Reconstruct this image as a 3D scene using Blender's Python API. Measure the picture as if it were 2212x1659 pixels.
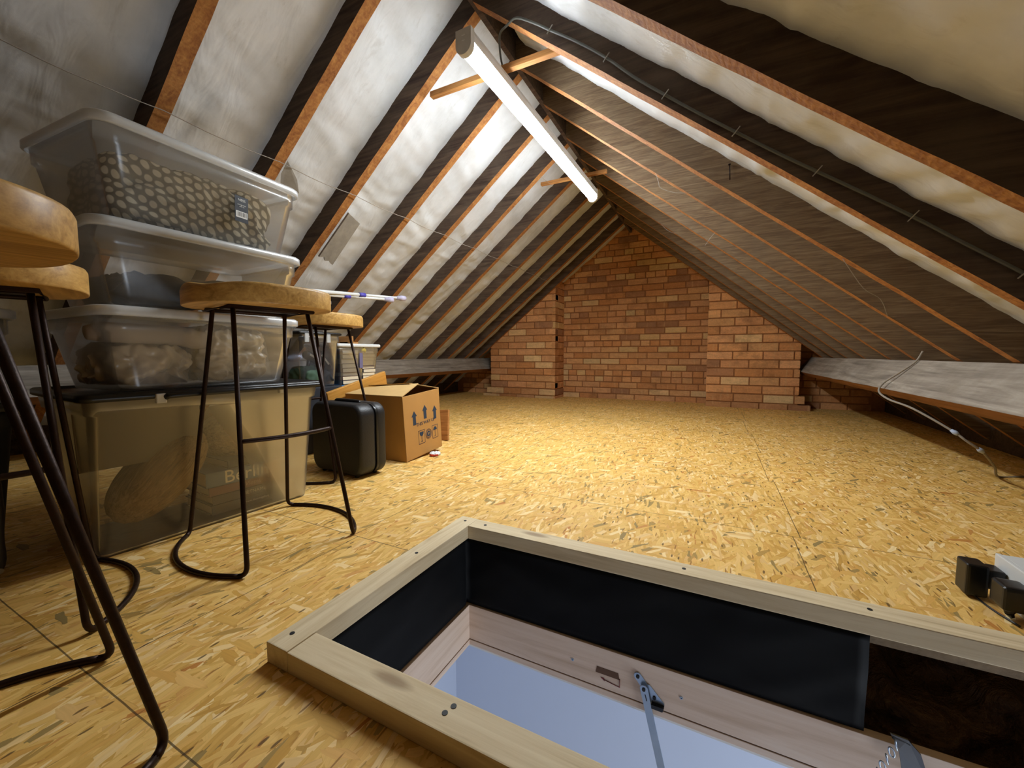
import bpy, bmesh, math, random
from mathutils import Vector, Matrix, noise
random.seed(7)
PI = math.pi
sc = bpy.context.scene
for o in list(bpy.data.objects): bpy.data.objects.remove(o)
COL = sc.collection

# ---------------------------------------------------------------- camera
cd = bpy.data.cameras.new('camera'); cam = bpy.data.objects.new('camera', cd); COL.objects.link(cam)
cd.sensor_width = 36; cd.lens = 867.79/2212*36; cd.clip_start = .01; cd.clip_end = 60
yaw, pitch, roll = -.4660016, -.07281468, -.000984876
fw = Vector((math.sin(yaw)*math.cos(pitch), math.cos(yaw)*math.cos(pitch), math.sin(pitch)))
rt = Vector((math.cos(yaw), -math.sin(yaw), 0)); up = rt.cross(fw)
rt2 = math.cos(roll)*rt + math.sin(roll)*up; up2 = -math.sin(roll)*rt + math.cos(roll)*up
cam.matrix_world = Matrix(((rt2.x, up2.x, -fw.x, 0), (rt2.y, up2.y, -fw.y, 0), (rt2.z, up2.z, -fw.z, .56), (0, 0, 0, 1)))
sc.camera = cam

# ---------------------------------------------------------------- world, exposure, lights
w = bpy.data.worlds.new('world'); sc.world = w; w.use_nodes = True
w.node_tree.nodes['Background'].inputs[0].default_value = (.02, .022, .026, 1)
w.node_tree.nodes['Background'].inputs[1].default_value = .2
sc.view_settings.view_transform = 'Standard'; sc.view_settings.look = 'None'
sc.view_settings.gamma = 1; sc.view_settings.use_curve_mapping = False
sc.view_settings.exposure = 0.0
TUBE = 56.0         # emission of the lamp's diffuser
LAMPW = 30.0        # watts of the downward light inside the lamp
al = bpy.data.lights.new('room_window_light', 'AREA'); al.shape = 'RECTANGLE'; al.size = .9; al.size_y = 1.1
al.energy = 42; al.color = (.80, .89, 1)
ao = bpy.data.objects.new('room_window_light', al); COL.objects.link(ao)
ao.location = (1.75, .45, -1.55); ao.rotation_euler = (0, math.radians(90), 0)

# ---------------------------------------------------------------- node helpers
def newmat(name):
    m = bpy.data.materials.new(name); m.use_nodes = True; nt = m.node_tree; nt.nodes.clear()
    out = nt.nodes.new('ShaderNodeOutputMaterial'); b = nt.nodes.new('ShaderNodeBsdfPrincipled')
    nt.links.new(b.outputs[0], out.inputs[0]); return m, nt, b, out
def N(nt, t, **k):
    n = nt.nodes.new(t)
    for a, v in k.items():
        if a in ('ins',):
            for kk, vv in v.items():
                if hasattr(vv, 'is_output') : nt.links.new(vv, n.inputs[kk])
                else: n.inputs[kk].default_value = vv
        else: setattr(n, a, v)
    return n
def mth(nt, op, a, b=None, c=None):
    n = nt.nodes.new('ShaderNodeMath'); n.operation = op
    for i, v in enumerate((a, b, c)):
        if v is None: continue
        if hasattr(v, 'is_output'): nt.links.new(v, n.inputs[i])
        else: n.inputs[i].default_value = v
    return n.outputs[0]
def mix(nt, f, a, b, mode='MIX'):
    n = nt.nodes.new('ShaderNodeMix'); n.data_type = 'RGBA'; n.blend_type = mode
    for s, v in ((0, f), (6, a), (7, b)):
        if hasattr(v, 'is_output'): nt.links.new(v, n.inputs[s])
        elif s == 0: n.inputs[0].default_value = v
        else: n.inputs[s].default_value = (*v, 1) if len(v) == 3 else v
    return n.outputs[2]
def ramp(nt, f, stops):
    n = nt.nodes.new('ShaderNodeValToRGB'); nt.links.new(f, n.inputs[0]); e = n.color_ramp.elements
    while len(e) < len(stops): e.new(.5)
    for el, (p, c) in zip(e, stops):
        el.position = p; el.color = (*c, 1) if len(c) == 3 else c
    return n.outputs[0]
def coords(nt, scale=(1, 1, 1), rot=(0, 0, 0), loc=(0, 0, 0), src='Object', vec=None):
    if vec is None: vec = nt.nodes.new('ShaderNodeTexCoord').outputs[src]
    mp = nt.nodes.new('ShaderNodeMapping'); nt.links.new(vec, mp.inputs[0])
    mp.inputs['Scale'].default_value = scale; mp.inputs['Rotation'].default_value = rot; mp.inputs['Location'].default_value = loc
    return mp.outputs[0]
def noi(nt, vec, s, d=3, r=.55, dist=0):
    n = N(nt, 'ShaderNodeTexNoise', ins={'Scale': s, 'Detail': d, 'Roughness': r, 'Distortion': dist}); nt.links.new(vec, n.inputs[0]); return n
def bump(nt, b, h, st=.3, dist=.005):
    n = N(nt, 'ShaderNodeBump', ins={'Height': h, 'Strength': st, 'Distance': dist}); nt.links.new(n.outputs[0], b.inputs['Normal'])
def srgb(h):
    h = h.lstrip('#'); c = [int(h[i:i+2], 16)/255 for i in (0, 2, 4)]
    return tuple((x/12.92 if x <= .04045 else ((x+.055)/1.055)**2.4) for x in c)
def plain(name, col, rough=.6, metal=0, var=.15, scale=20, bmp=0, spec=.5):
    m, nt, b, out = newmat(name); c = srgb(col) if isinstance(col, str) else col
    n = noi(nt, coords(nt), scale, 4)
    cc = mix(nt, n.outputs[0], tuple(x*(1-var) for x in c), tuple(min(1, x*(1+var)) for x in c))
    nt.links.new(cc, b.inputs['Base Color']); b.inputs['Roughness'].default_value = rough; b.inputs['Metallic'].default_value = metal
    b.inputs['Specular IOR Level'].default_value = spec
    if bmp: bump(nt, b, n.outputs[0], bmp, .003)
    return m

# ---------------------------------------------------------------- materials
def osb_mat():
    m, nt, b, out = newmat('osb_board')
    base = nt.nodes.new('ShaderNodeTexCoord').outputs['Object']
    nz = noi(nt, coords(nt, (7, 7, 7), vec=base), 1.0, 3)
    wob = N(nt, 'ShaderNodeVectorMath', operation='SCALE', ins={0: nz.outputs['Color'], 'Scale': .022})
    vec = N(nt, 'ShaderNodeVectorMath', operation='ADD', ins={0: base, 1: wob.outputs[0]}).outputs[0]
    pal = [(0, srgb('#98824f')), (.04, srgb('#b09050')), (.065, srgb('#cf9f4a')), (.35, srgb('#e4ba68')), (.55, srgb('#eec677')), (.75, srgb('#d9a654')), (.9, srgb('#f8dda4')), (.965, srgb('#eec274')), (1, srgb('#c0803a'))]
    col = None; hgt = None
    layers = [(0, 1, 62, 13, 0), (.35, .62, 70, 15, .3), (-.4, .58, 58, 14, .7), (.9, .26, 64, 17, 1.3), (-1.1, .22, 60, 18, 2.2), (.1, .5, 95, 14, 3.1), (-.18, .45, 130, 19, 5.0), (.55, .25, 85, 20, 6.1), (1.5, .1, 60, 18, 4.4)]
    for ang, frac, sx, sy, off in layers:
        v = coords(nt, (1, 1, 1), (0, 0, ang), (off, off*1.7, 0), vec=vec)
        v2 = coords(nt, (sx, sy, 1), vec=v)
        sep = N(nt, 'ShaderNodeSeparateXYZ', ins={0: v2})
        cmb = N(nt, 'ShaderNodeCombineXYZ', ins={0: sep.outputs[0], 1: sep.outputs[1], 2: 0.0})
        vo = N(nt, 'ShaderNodeTexVoronoi', voronoi_dimensions='2D', distance='CHEBYCHEV', ins={'Scale': 1.0, 'Randomness': 1.0}); nt.links.new(cmb.outputs[0], vo.inputs['Vector'])
        rs = N(nt, 'ShaderNodeSeparateXYZ', ins={0: vo.outputs['Color']})
        gr = noi(nt, coords(nt, (260, 9, 1), vec=v), 1.0, 2)
        c = ramp(nt, rs.outputs[0], pal)
        c = mix(nt, .5, c, mix(nt, gr.outputs[0], (.72, .66, .55), (1.25, 1.22, 1.15)), 'MULTIPLY')
        edge = ramp(nt, vo.outputs['Distance'], [(0, (1, 1, 1)), (.6, (1, 1, 1)), (.9, (.62, .48, .28))])
        c = mix(nt, .75, c, edge, 'MULTIPLY')
        h = mth(nt, 'MULTIPLY_ADD', rs.outputs[2], .7, mth(nt, 'MULTIPLY', gr.outputs[0], .4))
        if col is None: col, hgt = c, h
        else:
            mk = mth(nt, 'LESS_THAN', rs.outputs[1], frac)
            col = mix(nt, mk, col, c)
            hm = nt.nodes.new('ShaderNodeMix'); nt.links.new(mk, hm.inputs[0]); nt.links.new(hgt, hm.inputs[2]); nt.links.new(h, hm.inputs[3]); hgt = hm.outputs[0]
    # dark slivers of bark and gaps
    sl = N(nt, 'ShaderNodeTexVoronoi', voronoi_dimensions='2D', ins={'Scale': 1.0}); nt.links.new(coords(nt, (62, 17, 1), (0, 0, .5), vec=vec), sl.inputs['Vector'])
    f = ramp(nt, sl.outputs['Distance'], [(0, (1, 1, 1)), (.13, (1, 1, 1)), (.17, (0, 0, 0))])
    sg = N(nt, 'ShaderNodeSeparateXYZ', ins={0: sl.outputs['Color']})
    col = mix(nt, mth(nt, 'MULTIPLY', f, mth(nt, 'MULTIPLY', mth(nt, 'LESS_THAN', sg.outputs[0], .10), .85)), col, srgb('#5e4220'))
    sl2 = N(nt, 'ShaderNodeTexVoronoi', voronoi_dimensions='2D', ins={'Scale': 1.0}); nt.links.new(coords(nt, (75, 8, 1), (0, 0, -.35), vec=vec), sl2.inputs['Vector'])
    f = ramp(nt, sl2.outputs['Distance'], [(0, (1, 1, 1)), (.10, (1, 1, 1)), (.14, (0, 0, 0))])
    sg = N(nt, 'ShaderNodeSeparateXYZ', ins={0: sl2.outputs['Color']})
    col = mix(nt, mth(nt, 'MULTIPLY', f, mth(nt, 'MULTIPLY', mth(nt, 'LESS_THAN', sg.outputs[0], .2), .75)), col, srgb('#8f5c22'))
    # large tonal drift, dust
    big = noi(nt, base, 1.3, 4)
    col = mix(nt, .5, col, ramp(nt, big.outputs[0], [(.3, (.8, .8, .82)), (.7, (1.1, 1.08, 1.04))]), 'MULTIPLY')
    # joints between boards : across the room at y=.262 + n*1.2 and staggered along it
    s = N(nt, 'ShaderNodeSeparateXYZ', ins={0: base}); wy = noi(nt, coords(nt, (9, 9, 9), vec=base), 1.0, 2)
    yy = mth(nt, 'ADD', s.outputs[1], mth(nt, 'MULTIPLY', wy.outputs[0], .004)); xx = mth(nt, 'ADD', s.outputs[0], mth(nt, 'MULTIPLY', wy.outputs[0], .004))
    def joint(v, pos, per):
        a = mth(nt, 'ABSOLUTE', mth(nt, 'SUBTRACT', mth(nt, 'MODULO', mth(nt, 'ADD', v, 60*per - pos + per/2), per), per/2))
        return mth(nt, 'LESS_THAN', a, .0013)
    row = mth(nt, 'MODULO', mth(nt, 'FLOOR', mth(nt, 'DIVIDE', mth(nt, 'ADD', yy, 36 - .264), .6)), 2)
    xs = mth(nt, 'ADD', xx, mth(nt, 'MULTIPLY', row, .02))
    j = mth(nt, 'MAXIMUM', joint(yy, .264, .6), joint(xs, -.965, 1.22))
    col = mix(nt, mth(nt, 'MULTIPLY', j, .8), col, srgb('#3a2a18'))
    nt.links.new(col, b.inputs['Base Color']); b.inputs['Roughness'].default_value = .62; b.inputs['Specular IOR Level'].default_value = .35
    bump(nt, b, hgt, .35, .0018)
    return m

def wood(name, cols, axis=1, scale=1.0, rough=.7, contrast=1.0, bmp=.3, knots=False, sawn=False, dirt=0):
    """grain runs along the given object axis"""
    m, nt, b, out = newmat(name)
    sc_ = [14*scale]*3; sc_[axis] = 1.1*scale
    v = coords(nt, tuple(sc_))
    n1 = noi(nt, v, 2.2, 5, .6, 1.2)
    sf = [120*scale]*3; sf[axis] = 3*scale
    n2 = noi(nt, coords(nt, tuple(sf)), 1.0, 3, .7)
    f = mth(nt, 'ADD', mth(nt, 'MULTIPLY', n1.outputs[0], .7), mth(nt, 'MULTIPLY', n2.outputs[0], .3))
    st = [(.28 + .44*i/(len(cols)-1), srgb(c)) for i, c in enumerate(cols)]
    col = ramp(nt, f, st); h = f
    if knots:
        vo = N(nt, 'ShaderNodeTexVoronoi', ins={'Scale': 1.0}); kk = [9]*3; kk[axis] = 2.6
        nt.links.new(coords(nt, tuple(kk)), vo.inputs['Vector'])
        k = ramp(nt, vo.outputs['Distance'], [(0, (1, 1, 1)), (.07, (.8, .8, .8)), (.13, (0, 0, 0))])
        col = mix(nt, mth(nt, 'MULTIPLY', k, .6), col, srgb('#6b4526'))
    if sawn:
        sw = [30]*3; sw[axis] = 1
        wv = N(nt, 'ShaderNodeTexWave', wave_type='BANDS', bands_direction='XYZ'[axis], ins={'Scale': 22.0, 'Distortion': 6.0, 'Detail': 4.0, 'Detail Scale': 3.0}); nt.links.new(coords(nt), wv.inputs[0])
        col = mix(nt, .2, col, mix(nt, wv.outputs[1], (.6, .55, .5), (1.2, 1.2, 1.15)), 'MULTIPLY')
        h = mth(nt, 'ADD', f, wv.outputs[1])
    if dirt:
        d = noi(nt, coords(nt), 5.0, 6, .7)
        col = mix(nt, mth(nt, 'MULTIPLY', ramp(nt, d.outputs[0], [(.4, (0, 0, 0)), (.7, (1, 1, 1))]), dirt), col, srgb('#6d6253'))
    nt.links.new(col, b.inputs['Base Color']); b.inputs['Roughness'].default_value = rough; b.inputs['Specular IOR Level'].default_value = .3
    bump(nt, b, h, bmp, .003)
    return m

def felt_mat():
    m, nt, b, out = newmat('roof_membrane')
    a = noi(nt, coords(nt), 3.0, 6, .6); c2 = noi(nt, coords(nt), 34, 4, .7)
    col = ramp(nt, a.outputs[0], [(.3, srgb('#c0c2c3')), (.6, srgb('#dcdfe2'))])
    s = noi(nt, coords(nt, (1, 2.4, 1.2)), 4.5, 7, .72, .6)
    col = mix(nt, mth(nt, 'MULTIPLY', ramp(nt, s.outputs[0], [(.57, (0, 0, 0)), (.72, (1, 1, 1))]), .3), col, srgb('#8c8378'))
    nt.links.new(col, b.inputs['Base Color']); b.inputs['Roughness'].default_value = .55; b.inputs['Specular IOR Level'].default_value = .4
    w1 = noi(nt, coords(nt, (1, 3.4, 1)), 4.2, 3, .5, .5)
    bump(nt, b, mth(nt, 'ADD', w1.outputs[0], mth(nt, 'MULTIPLY', c2.outputs[0], .05)), .3, .03)
    return m

def brick_mat():
    m, nt, b, out = newmat('brick')
    at = N(nt, 'ShaderNodeAttribute', attribute_name='tint', attribute_type='GEOMETRY')
    n = noi(nt, coords(nt, (1, 1, 3)), 9, 6, .7); n2 = noi(nt, coords(nt), 70, 4, .7)
    col = mix(nt, .75, at.outputs[0], ramp(nt, n.outputs[0], [(.25, (.72, .7, .66)), (.5, (1, 1, 1)), (.75, (1.25, 1.25, 1.22))]), 'MULTIPLY')
    col = mix(nt, .5, col, ramp(nt, n2.outputs[0], [(.3, (.7, .7, .7)), (.7, (1.15, 1.15, 1.15))]), 'MULTIPLY')
    kb = noi(nt, coords(nt, (30, 1, 5)), 1.0, 2)      # kiss marks and scorched stripes
    col = mix(nt, mth(nt, 'MULTIPLY', ramp(nt, kb.outputs[0], [(.6, (0, 0, 0)), (.68, (1, 1, 1))]), .35), col, srgb('#d9ae7c'))
    sk = noi(nt, coords(nt), 2.6, 6, .7)
    col = mix(nt, mth(nt, 'MULTIPLY', ramp(nt, sk.outputs[0], [(.56, (0, 0, 0)), (.72, (1, 1, 1))]), .5), col, srgb('#5a3c28'))
    nt.links.new(col, b.inputs['Base Color']); b.inputs['Roughness'].default_value = .9; b.inputs['Specular IOR Level'].default_value = .2
    bump(nt, b, mth(nt, 'ADD', n.outputs[0], n2.outputs[0]), .6, .004)
    return m

def clear_plastic(name, milky=.25, tint=(.9, .92, .93), rough=.2, absorb=(1, 1, 1)):
    m, nt, b, out = newmat(name)
    b.inputs['Base Color'].default_value = (*tint, 1); b.inputs['Roughness'].default_value = .4
    n = noi(nt, coords(nt), 3.5, 4)
    tr = N(nt, 'ShaderNodeBsdfTransparent'); tr.inputs[0].default_value = (*absorb, 1)
    gl = N(nt, 'ShaderNodeBsdfGlossy', ins={'Roughness': rough}); gl.inputs[0].default_value = (1, 1, 1, 1)
    ms = nt.nodes.new('ShaderNodeMixShader'); nt.links.new(mth(nt, 'MULTIPLY_ADD', n.outputs[0], milky*.5, milky*.75), ms.inputs[0])
    nt.links.new(tr.outputs[0], ms.inputs[1]); nt.links.new(b.outputs[0], ms.inputs[2])
    fr = N(nt, 'ShaderNodeFresnel', ins={'IOR': 1.4}); m2 = nt.nodes.new('ShaderNodeMixShader')
    nt.links.new(mth(nt, 'MULTIPLY', fr.outputs[0], .7), m2.inputs[0]); nt.links.new(ms.outputs[0], m2.inputs[1]); nt.links.new(gl.outputs[0], m2.inputs[2])
    nt.links.new(m2.outputs[0], out.inputs[0]); return m

def pattern_fabric():
    m, nt, b, out = newmat('oval_print_fabric')
    nz = noi(nt, coords(nt), 6, 2); wob = N(nt, 'ShaderNodeVectorMath', operation='SCALE', ins={0: nz.outputs['Color'], 'Scale': .03})
    v = N(nt, 'ShaderNodeVectorMath', operation='ADD', ins={0: nt.nodes.new('ShaderNodeTexCoord').outputs['Object'], 1: wob.outputs[0]}).outputs[0]
    s = N(nt, 'ShaderNodeSeparateXYZ', ins={0: coords(nt, (1, 1, 1), (.5, 0, 0), vec=v)})
    vv = mth(nt, 'MULTIPLY', s.outputs[2], 46); row = mth(nt, 'FLOOR', vv)
    uu = mth(nt, 'ADD', mth(nt, 'MULTIPLY', mth(nt, 'ADD', s.outputs[1], mth(nt, 'MULTIPLY', s.outputs[0], .8)), 34), mth(nt, 'MULTIPLY', row, .5))
    du = mth(nt, 'SUBTRACT', mth(nt, 'FRACT', uu), .5); dv = mth(nt, 'SUBTRACT', mth(nt, 'FRACT', vv), .5)
    d = mth(nt, 'SQRT', mth(nt, 'ADD', mth(nt, 'MULTIPLY', du, du), mth(nt, 'MULTIPLY', mth(nt, 'MULTIPLY', dv, dv), 1.2)))
    c = ramp(nt, d, [(.33, srgb('#c9c2ab')), (.43, srgb('#6a6453'))])
    nt.links.new(c, b.inputs['Base Color']); b.inputs['Roughness'].default_value = .9
    return m

MT = {}
MT['osb'] = osb_mat(); MT['felt'] = felt_mat(); MT['brick'] = brick_mat()
MT['mortar'] = plain('mortar', '#9c6c46', .95, var=.4, scale=60, bmp=.5, spec=.1)
MT['raf_side'] = wood('rafter_dusty_side', ['#2c2019', '#43332a', '#58473a', '#6a5849'], 0, .8, .9, dirt=.35, bmp=.35)
MT['raf_bot'] = wood('rafter_sawn_edge', ['#6f4524', '#935f32', '#ab7640', '#bf8c50'], 0, 1, .8, sawn=True, bmp=.12)
MT['raf_side_lit'] = wood('rafter_dusty_side_lit', ['#4c3a2a', '#65503b', '#7a654c', '#8c7860'], 0, 2.2, .9, dirt=.3, bmp=.6)  # lighter copy of the dusty sides, lamplight put into the colour
MT['purlin'] = wood('purlin_grey', ['#57504a', '#857b70', '#a1978a', '#b3aa9c'], 1, .7, .9, dirt=.5, bmp=.4)
MT['purlin_low'] = wood('purlin_brown', ['#5a3a20', '#805532', '#99693f'], 1, .9, .8, bmp=.3)
MT['collar'] = wood('collar_wood', ['#7a4c26', '#b07b45', '#c99458'], 0, 1.2, .7, bmp=.3)
MT['pine'] = wood('pine_batten', ['#b39c78', '#d0bb96', '#ddcba8', '#c8ab80'], 1, 1.0, .65, bmp=.15, knots=True)
MT['pine_x'] = wood('pine_batten_x', ['#b39c78', '#d0bb96', '#ddcba8', '#c8ab80'], 0, 1.0, .65, bmp=.15, knots=True)
MT['trimw'] = wood('trim_pine', ['#c4a890', '#dcc4b0', '#e6d3c2'], 1, .8, .6, bmp=.1, knots=True)
MT['trimw_x'] = wood('trim_pine_x', ['#c4a890', '#dcc4b0', '#e6d3c2'], 0, .8, .6, bmp=.1)
MT['seat'] = wood('stool_seat_wood', ['#84612f', '#b28847', '#cda25c', '#d8b572'], 0, 1.3, .42, bmp=.03, dirt=.1)
MT['iron'] = plain('rusty_iron', '#2b1a12', .45, .6, var=.5, scale=90, bmp=.25)
MT['liner'] = plain('black_liner', '#08090c', .7, var=.5, scale=6, bmp=.25, spec=.15)
MT['pbody'] = clear_plastic('translucent_box', .055, (.82, .84, .84), .22)
MT['pbody2'] = clear_plastic('frosted_box', .05, (.72, .73, .73), .30)
MT['pclear'] = clear_plastic('clear_smoky_box', .05, (.7, .75, .8), .12, (.88, .9, .94))
MT['lidp'] = clear_plastic('milky_lid', .40, (.83, .85, .85), .3)
MT['whitep'] = plain('white_plastic', '#d9dad8', .4, var=.05)
MT['blackp'] = plain('black_plastic', '#0e0f12', .3, var=.3)
MT['casep'] = plain('case_grained_plastic', '#1d1e21', .42, var=.3, scale=200, bmp=.3)
MT['metal'] = plain('zinc_metal', '#aebccb', .32, .85, var=.15)
MT['darkm'] = plain('dark_hole', '#0a0a0c', .6)
MT['card'] = plain('cardboard', '#b98b4c', .85, var=.12, scale=8, bmp=.1)
MT['card2'] = plain('cardboard_inside', '#c7a36a', .9, var=.15, scale=14, bmp=.2)
MT['ink'] = plain('blue_ink', '#26384f', .8, var=.2, scale=50)
MT['oval'] = pattern_fabric()
MT['wrap'] = plain('bubble_wrap', '#b8ac96', .28, var=.45, scale=9, bmp=1.0, spec=.8)
MT['foam'] = plain('grey_foam', '#96897a', .8, var=.2, scale=6)
MT['dkcloth'] = plain('dark_cloth', '#20242c', .7, var=.5, scale=5, bmp=.6)
MT['orange_card'] = plain('orange_card', '#b57f55', .8, var=.12)
MT['brownbox'] = plain('brown_wood_box', '#5b3d26', .6, var=.3)
MT['jute'] = wood('jute', ['#4d3c22', '#8a6e41', '#b3925c', '#c2a673'], 1, 3.4, .95, bmp=1.0)
MT['cream'] = plain('cream_board', '#857c6d', .8, var=.1, scale=3)
MT['bluewall'] = plain('pale_blue_wall', '#bcc5d8', .8, var=.03, scale=2)
m, nt, b, out = newmat('brown_insulation')
n1 = noi(nt, coords(nt), 9, 6, .65, 2.2); n2 = noi(nt, coords(nt), 26, 5, .6, 1.5)
nt.links.new(ramp(nt, n1.outputs[0], [(.3, srgb('#33231a')), (.55, srgb('#5f4532')), (.75, srgb('#9a8062'))]), b.inputs['Base Color'])
b.inputs['Roughness'].default_value = .36; bump(nt, b, mth(nt, 'ADD', n1.outputs[0], mth(nt, 'MULTIPLY', n2.outputs[0], .4)), 1.0, .035); MT['insul'] = m
MT['paper'] = plain('book_pages', '#d9ccb0', .85, var=.1, scale=60)
MT['bluep'] = plain('blue_plastic', '#1079b5', .4, var=.1)
MT['green'] = plain('green_cloth', '#3c5440', .8, var=.4, scale=10, bmp=.5)
MT['string'] = plain('dusty_string', '#8f867a', .9)
MT['cable'] = plain('grey_cable', '#54554f', .5, var=.2)
MT['steel'] = plain('clip_steel', '#a9a49a', .4, .6)
MT['cob'] = plain('cobweb', '#9c948a', .95)
MT['plankw'] = wood('oak_plank', ['#a06c2a', '#c08a3e', '#cf9d52'], 1, 1.2, .5, bmp=.1)
MT['grey_strip'] = plain('grey_fibre_board', '#9a958c', .95, var=.25, scale=25, bmp=.5)
MT['lav'] = plain('lavender_rubber', '#b9b4cc', .5)
MT['purple'] = plain('purple_plastic', '#4b45a8', .4)
MT['red'] = plain('red_plastic', '#c23a2c', .4)
m, nt, b, out = newmat('lamp_diffuser')
b.inputs['Emission Color'].default_value = (.88, .95, 1, 1); b.inputs['Emission Strength'].default_value = TUBE
b.inputs['Base Color'].default_value = (.9, .9, .9, 1); MT['tube'] = m

# ---------------------------------------------------------------- mesh helpers
def BM(): return bmesh.new()
def box(bm, lo, hi, M=None, bev=0, mi=0, seg=2):
    lo, hi = Vector(lo), Vector(hi); c = (lo+hi)/2; s = hi-lo
    r = bmesh.ops.create_cube(bm, size=1, matrix=Matrix.Translation(c) @ Matrix.Diagonal((*s, 1)))
    vs = r['verts']
    if bev:
        es = list({e for v in vs for e in v.link_edges})
        rr = bmesh.ops.bevel(bm, geom=es, offset=bev, segments=seg, affect='EDGES', profile=.6)
        vs = list({v for f in rr['faces'] for v in f.verts} | {v for v in vs if v.is_valid})
    fs = {f for v in vs for f in v.link_faces}
    for f in fs: f.material_index = mi
    if M is not None: bmesh.ops.transform(bm, matrix=M, verts=vs)
    return vs
def tube(bm, pts, r, seg=10, closed=False, caps=True, mi=0, rads=None):
    pts = [Vector(p) for p in pts]; n = len(pts); rings = []; prev = None
    for i, p in enumerate(pts):
        if closed: t = (pts[(i+1) % n]-pts[i-1]).normalized()
        else: t = (pts[min(i+1, n-1)]-pts[max(i-1, 0)]).normalized()
        if prev is None:
            a = Vector((0, 0, 1)) if abs(t.z) < .9 else Vector((1, 0, 0)); u = t.cross(a).normalized()
        else: u = (prev - t*prev.dot(t)).normalized()
        prev = u; v = t.cross(u); rr = rads[i] if rads else r
        rings.append([bm.verts.new(p+rr*(math.cos(2*PI*k/seg)*u+math.sin(2*PI*k/seg)*v)) for k in range(seg)])
    m_ = n if closed else n-1
    for i in range(m_):
        A, B = rings[i], rings[(i+1) % n]
        for k in range(seg):
            f = bm.faces.new((A[k], A[(k+1) % seg], B[(k+1) % seg], B[k])); f.smooth = True; f.material_index = mi
    if caps and not closed:
        bm.faces.new(rings[0][::-1]).material_index = mi; bm.faces.new(rings[-1]).material_index = mi
def prism(bm, poly, y0, y1, M=None, mi=0, smooth=False):
    """poly in XZ extruded along Y"""
    a = [bm.verts.new((x, y0, z)) for x, z in poly]; b_ = [bm.verts.new((x, y1, z)) for x, z in poly]
    fs = [bm.faces.new(a), bm.faces.new(b_[::-1])]; n = len(poly)
    for i in range(n):
        f = bm.faces.new((a[i], b_[i], b_[(i+1) % n], a[(i+1) % n])); f.smooth = smooth; fs.append(f)
    for f in fs: f.material_index = mi
    if M is not None: bmesh.ops.transform(bm, matrix=M, verts=a+b_)
    return fs
def flat(bm, pts, th, nrm, mi=0):
    """extruded flat polygon given by 3-D points"""
    n = Vector(nrm).normalized()*th; a = [bm.verts.new(Vector(p)) for p in pts]; b_ = [bm.verts.new(Vector(p)+n) for p in pts]; k = len(a)
    fs = [bm.faces.new(a), bm.faces.new(b_[::-1])]+[bm.faces.new((a[i], b_[i], b_[(i+1) % k], a[(i+1) % k])) for i in range(k)]
    for f in fs: f.material_index = mi
def smooth_path(pts, n=6):
    P = [Vector(p) for p in pts]; P = [P[0]*2-P[1]]+P+[P[-1]*2-P[-2]]; out = []
    for i in range(1, len(P)-2):
        for k in range(n):
            t = k/n; a, b_, c, d = P[i-1:i+3]
            out.append(.5*((2*b_)+(-a+c)*t+(2*a-5*b_+4*c-d)*t*t+(-a+3*b_-3*c+d)*t**3))
    out.append(P[-2]); return out
def obj(name, bm, mats, parent=None, smooth=False):
    bmesh.ops.recalc_face_normals(bm, faces=bm.faces[:])
    me = bpy.data.meshes.new(name); bm.to_mesh(me); bm.free()
    if not isinstance(mats, (list, tuple)): mats = [mats]
    for m_ in mats: me.materials.append(m_)
    o = bpy.data.objects.new(name, me); COL.objects.link(o)
    if parent: o.parent = parent
    if smooth:
        for p in me.polygons: p.use_smooth = True
    return o
def tag(o, label, cat, group=None, kind=None):
    o['label'] = label; o['category'] = cat
    if group: o['group'] = group
    if kind: o['kind'] = kind
    return o
def struct(name, bm, mats, smooth=False):
    o = obj(name, bm, mats, None, smooth); o['kind'] = 'structure'; return o
def thing(name, label, cat, loc=(0, 0, 0), rotz=0, group=None):
    o = bpy.data.objects.new(name, None); COL.objects.link(o); o.location = loc; o.rotation_euler = (0, 0, rotz)
    o.empty_display_size = .05; return tag(o, label, cat, group)
def dup(root, loc, rotz, label=None, group=None):
    r = root.copy(); COL.objects.link(r); r.location = loc; r.rotation_euler = (0, 0, rotz)
    if label: r['label'] = label
    if group: r['group'] = group
    for ch in list(root.children):
        c = ch.copy(); COL.objects.link(c); c.parent = r
        for g in ch.children:
            d = g.copy(); COL.objects.link(d); d.parent = c
    return r
def text_mesh(name, body, size, M, mat, parent=None, th=.0006, shear=0):
    cu = bpy.data.curves.new('t', 'FONT'); cu.body = body; cu.size = size; cu.extrude = th; cu.align_x = 'CENTER'; cu.align_y = 'CENTER'; cu.shear = shear
    to = bpy.data.objects.new('t', cu); COL.objects.link(to); dg = bpy.context.evaluated_depsgraph_get()
    me = bpy.data.meshes.new_from_object(to.evaluated_get(dg)); bpy.data.objects.remove(to)
    me.transform(M); me.materials.clear(); me.materials.append(mat)
    o = bpy.data.objects.new(name, me); COL.objects.link(o)
    if parent: o.parent = parent
    return o
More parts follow.
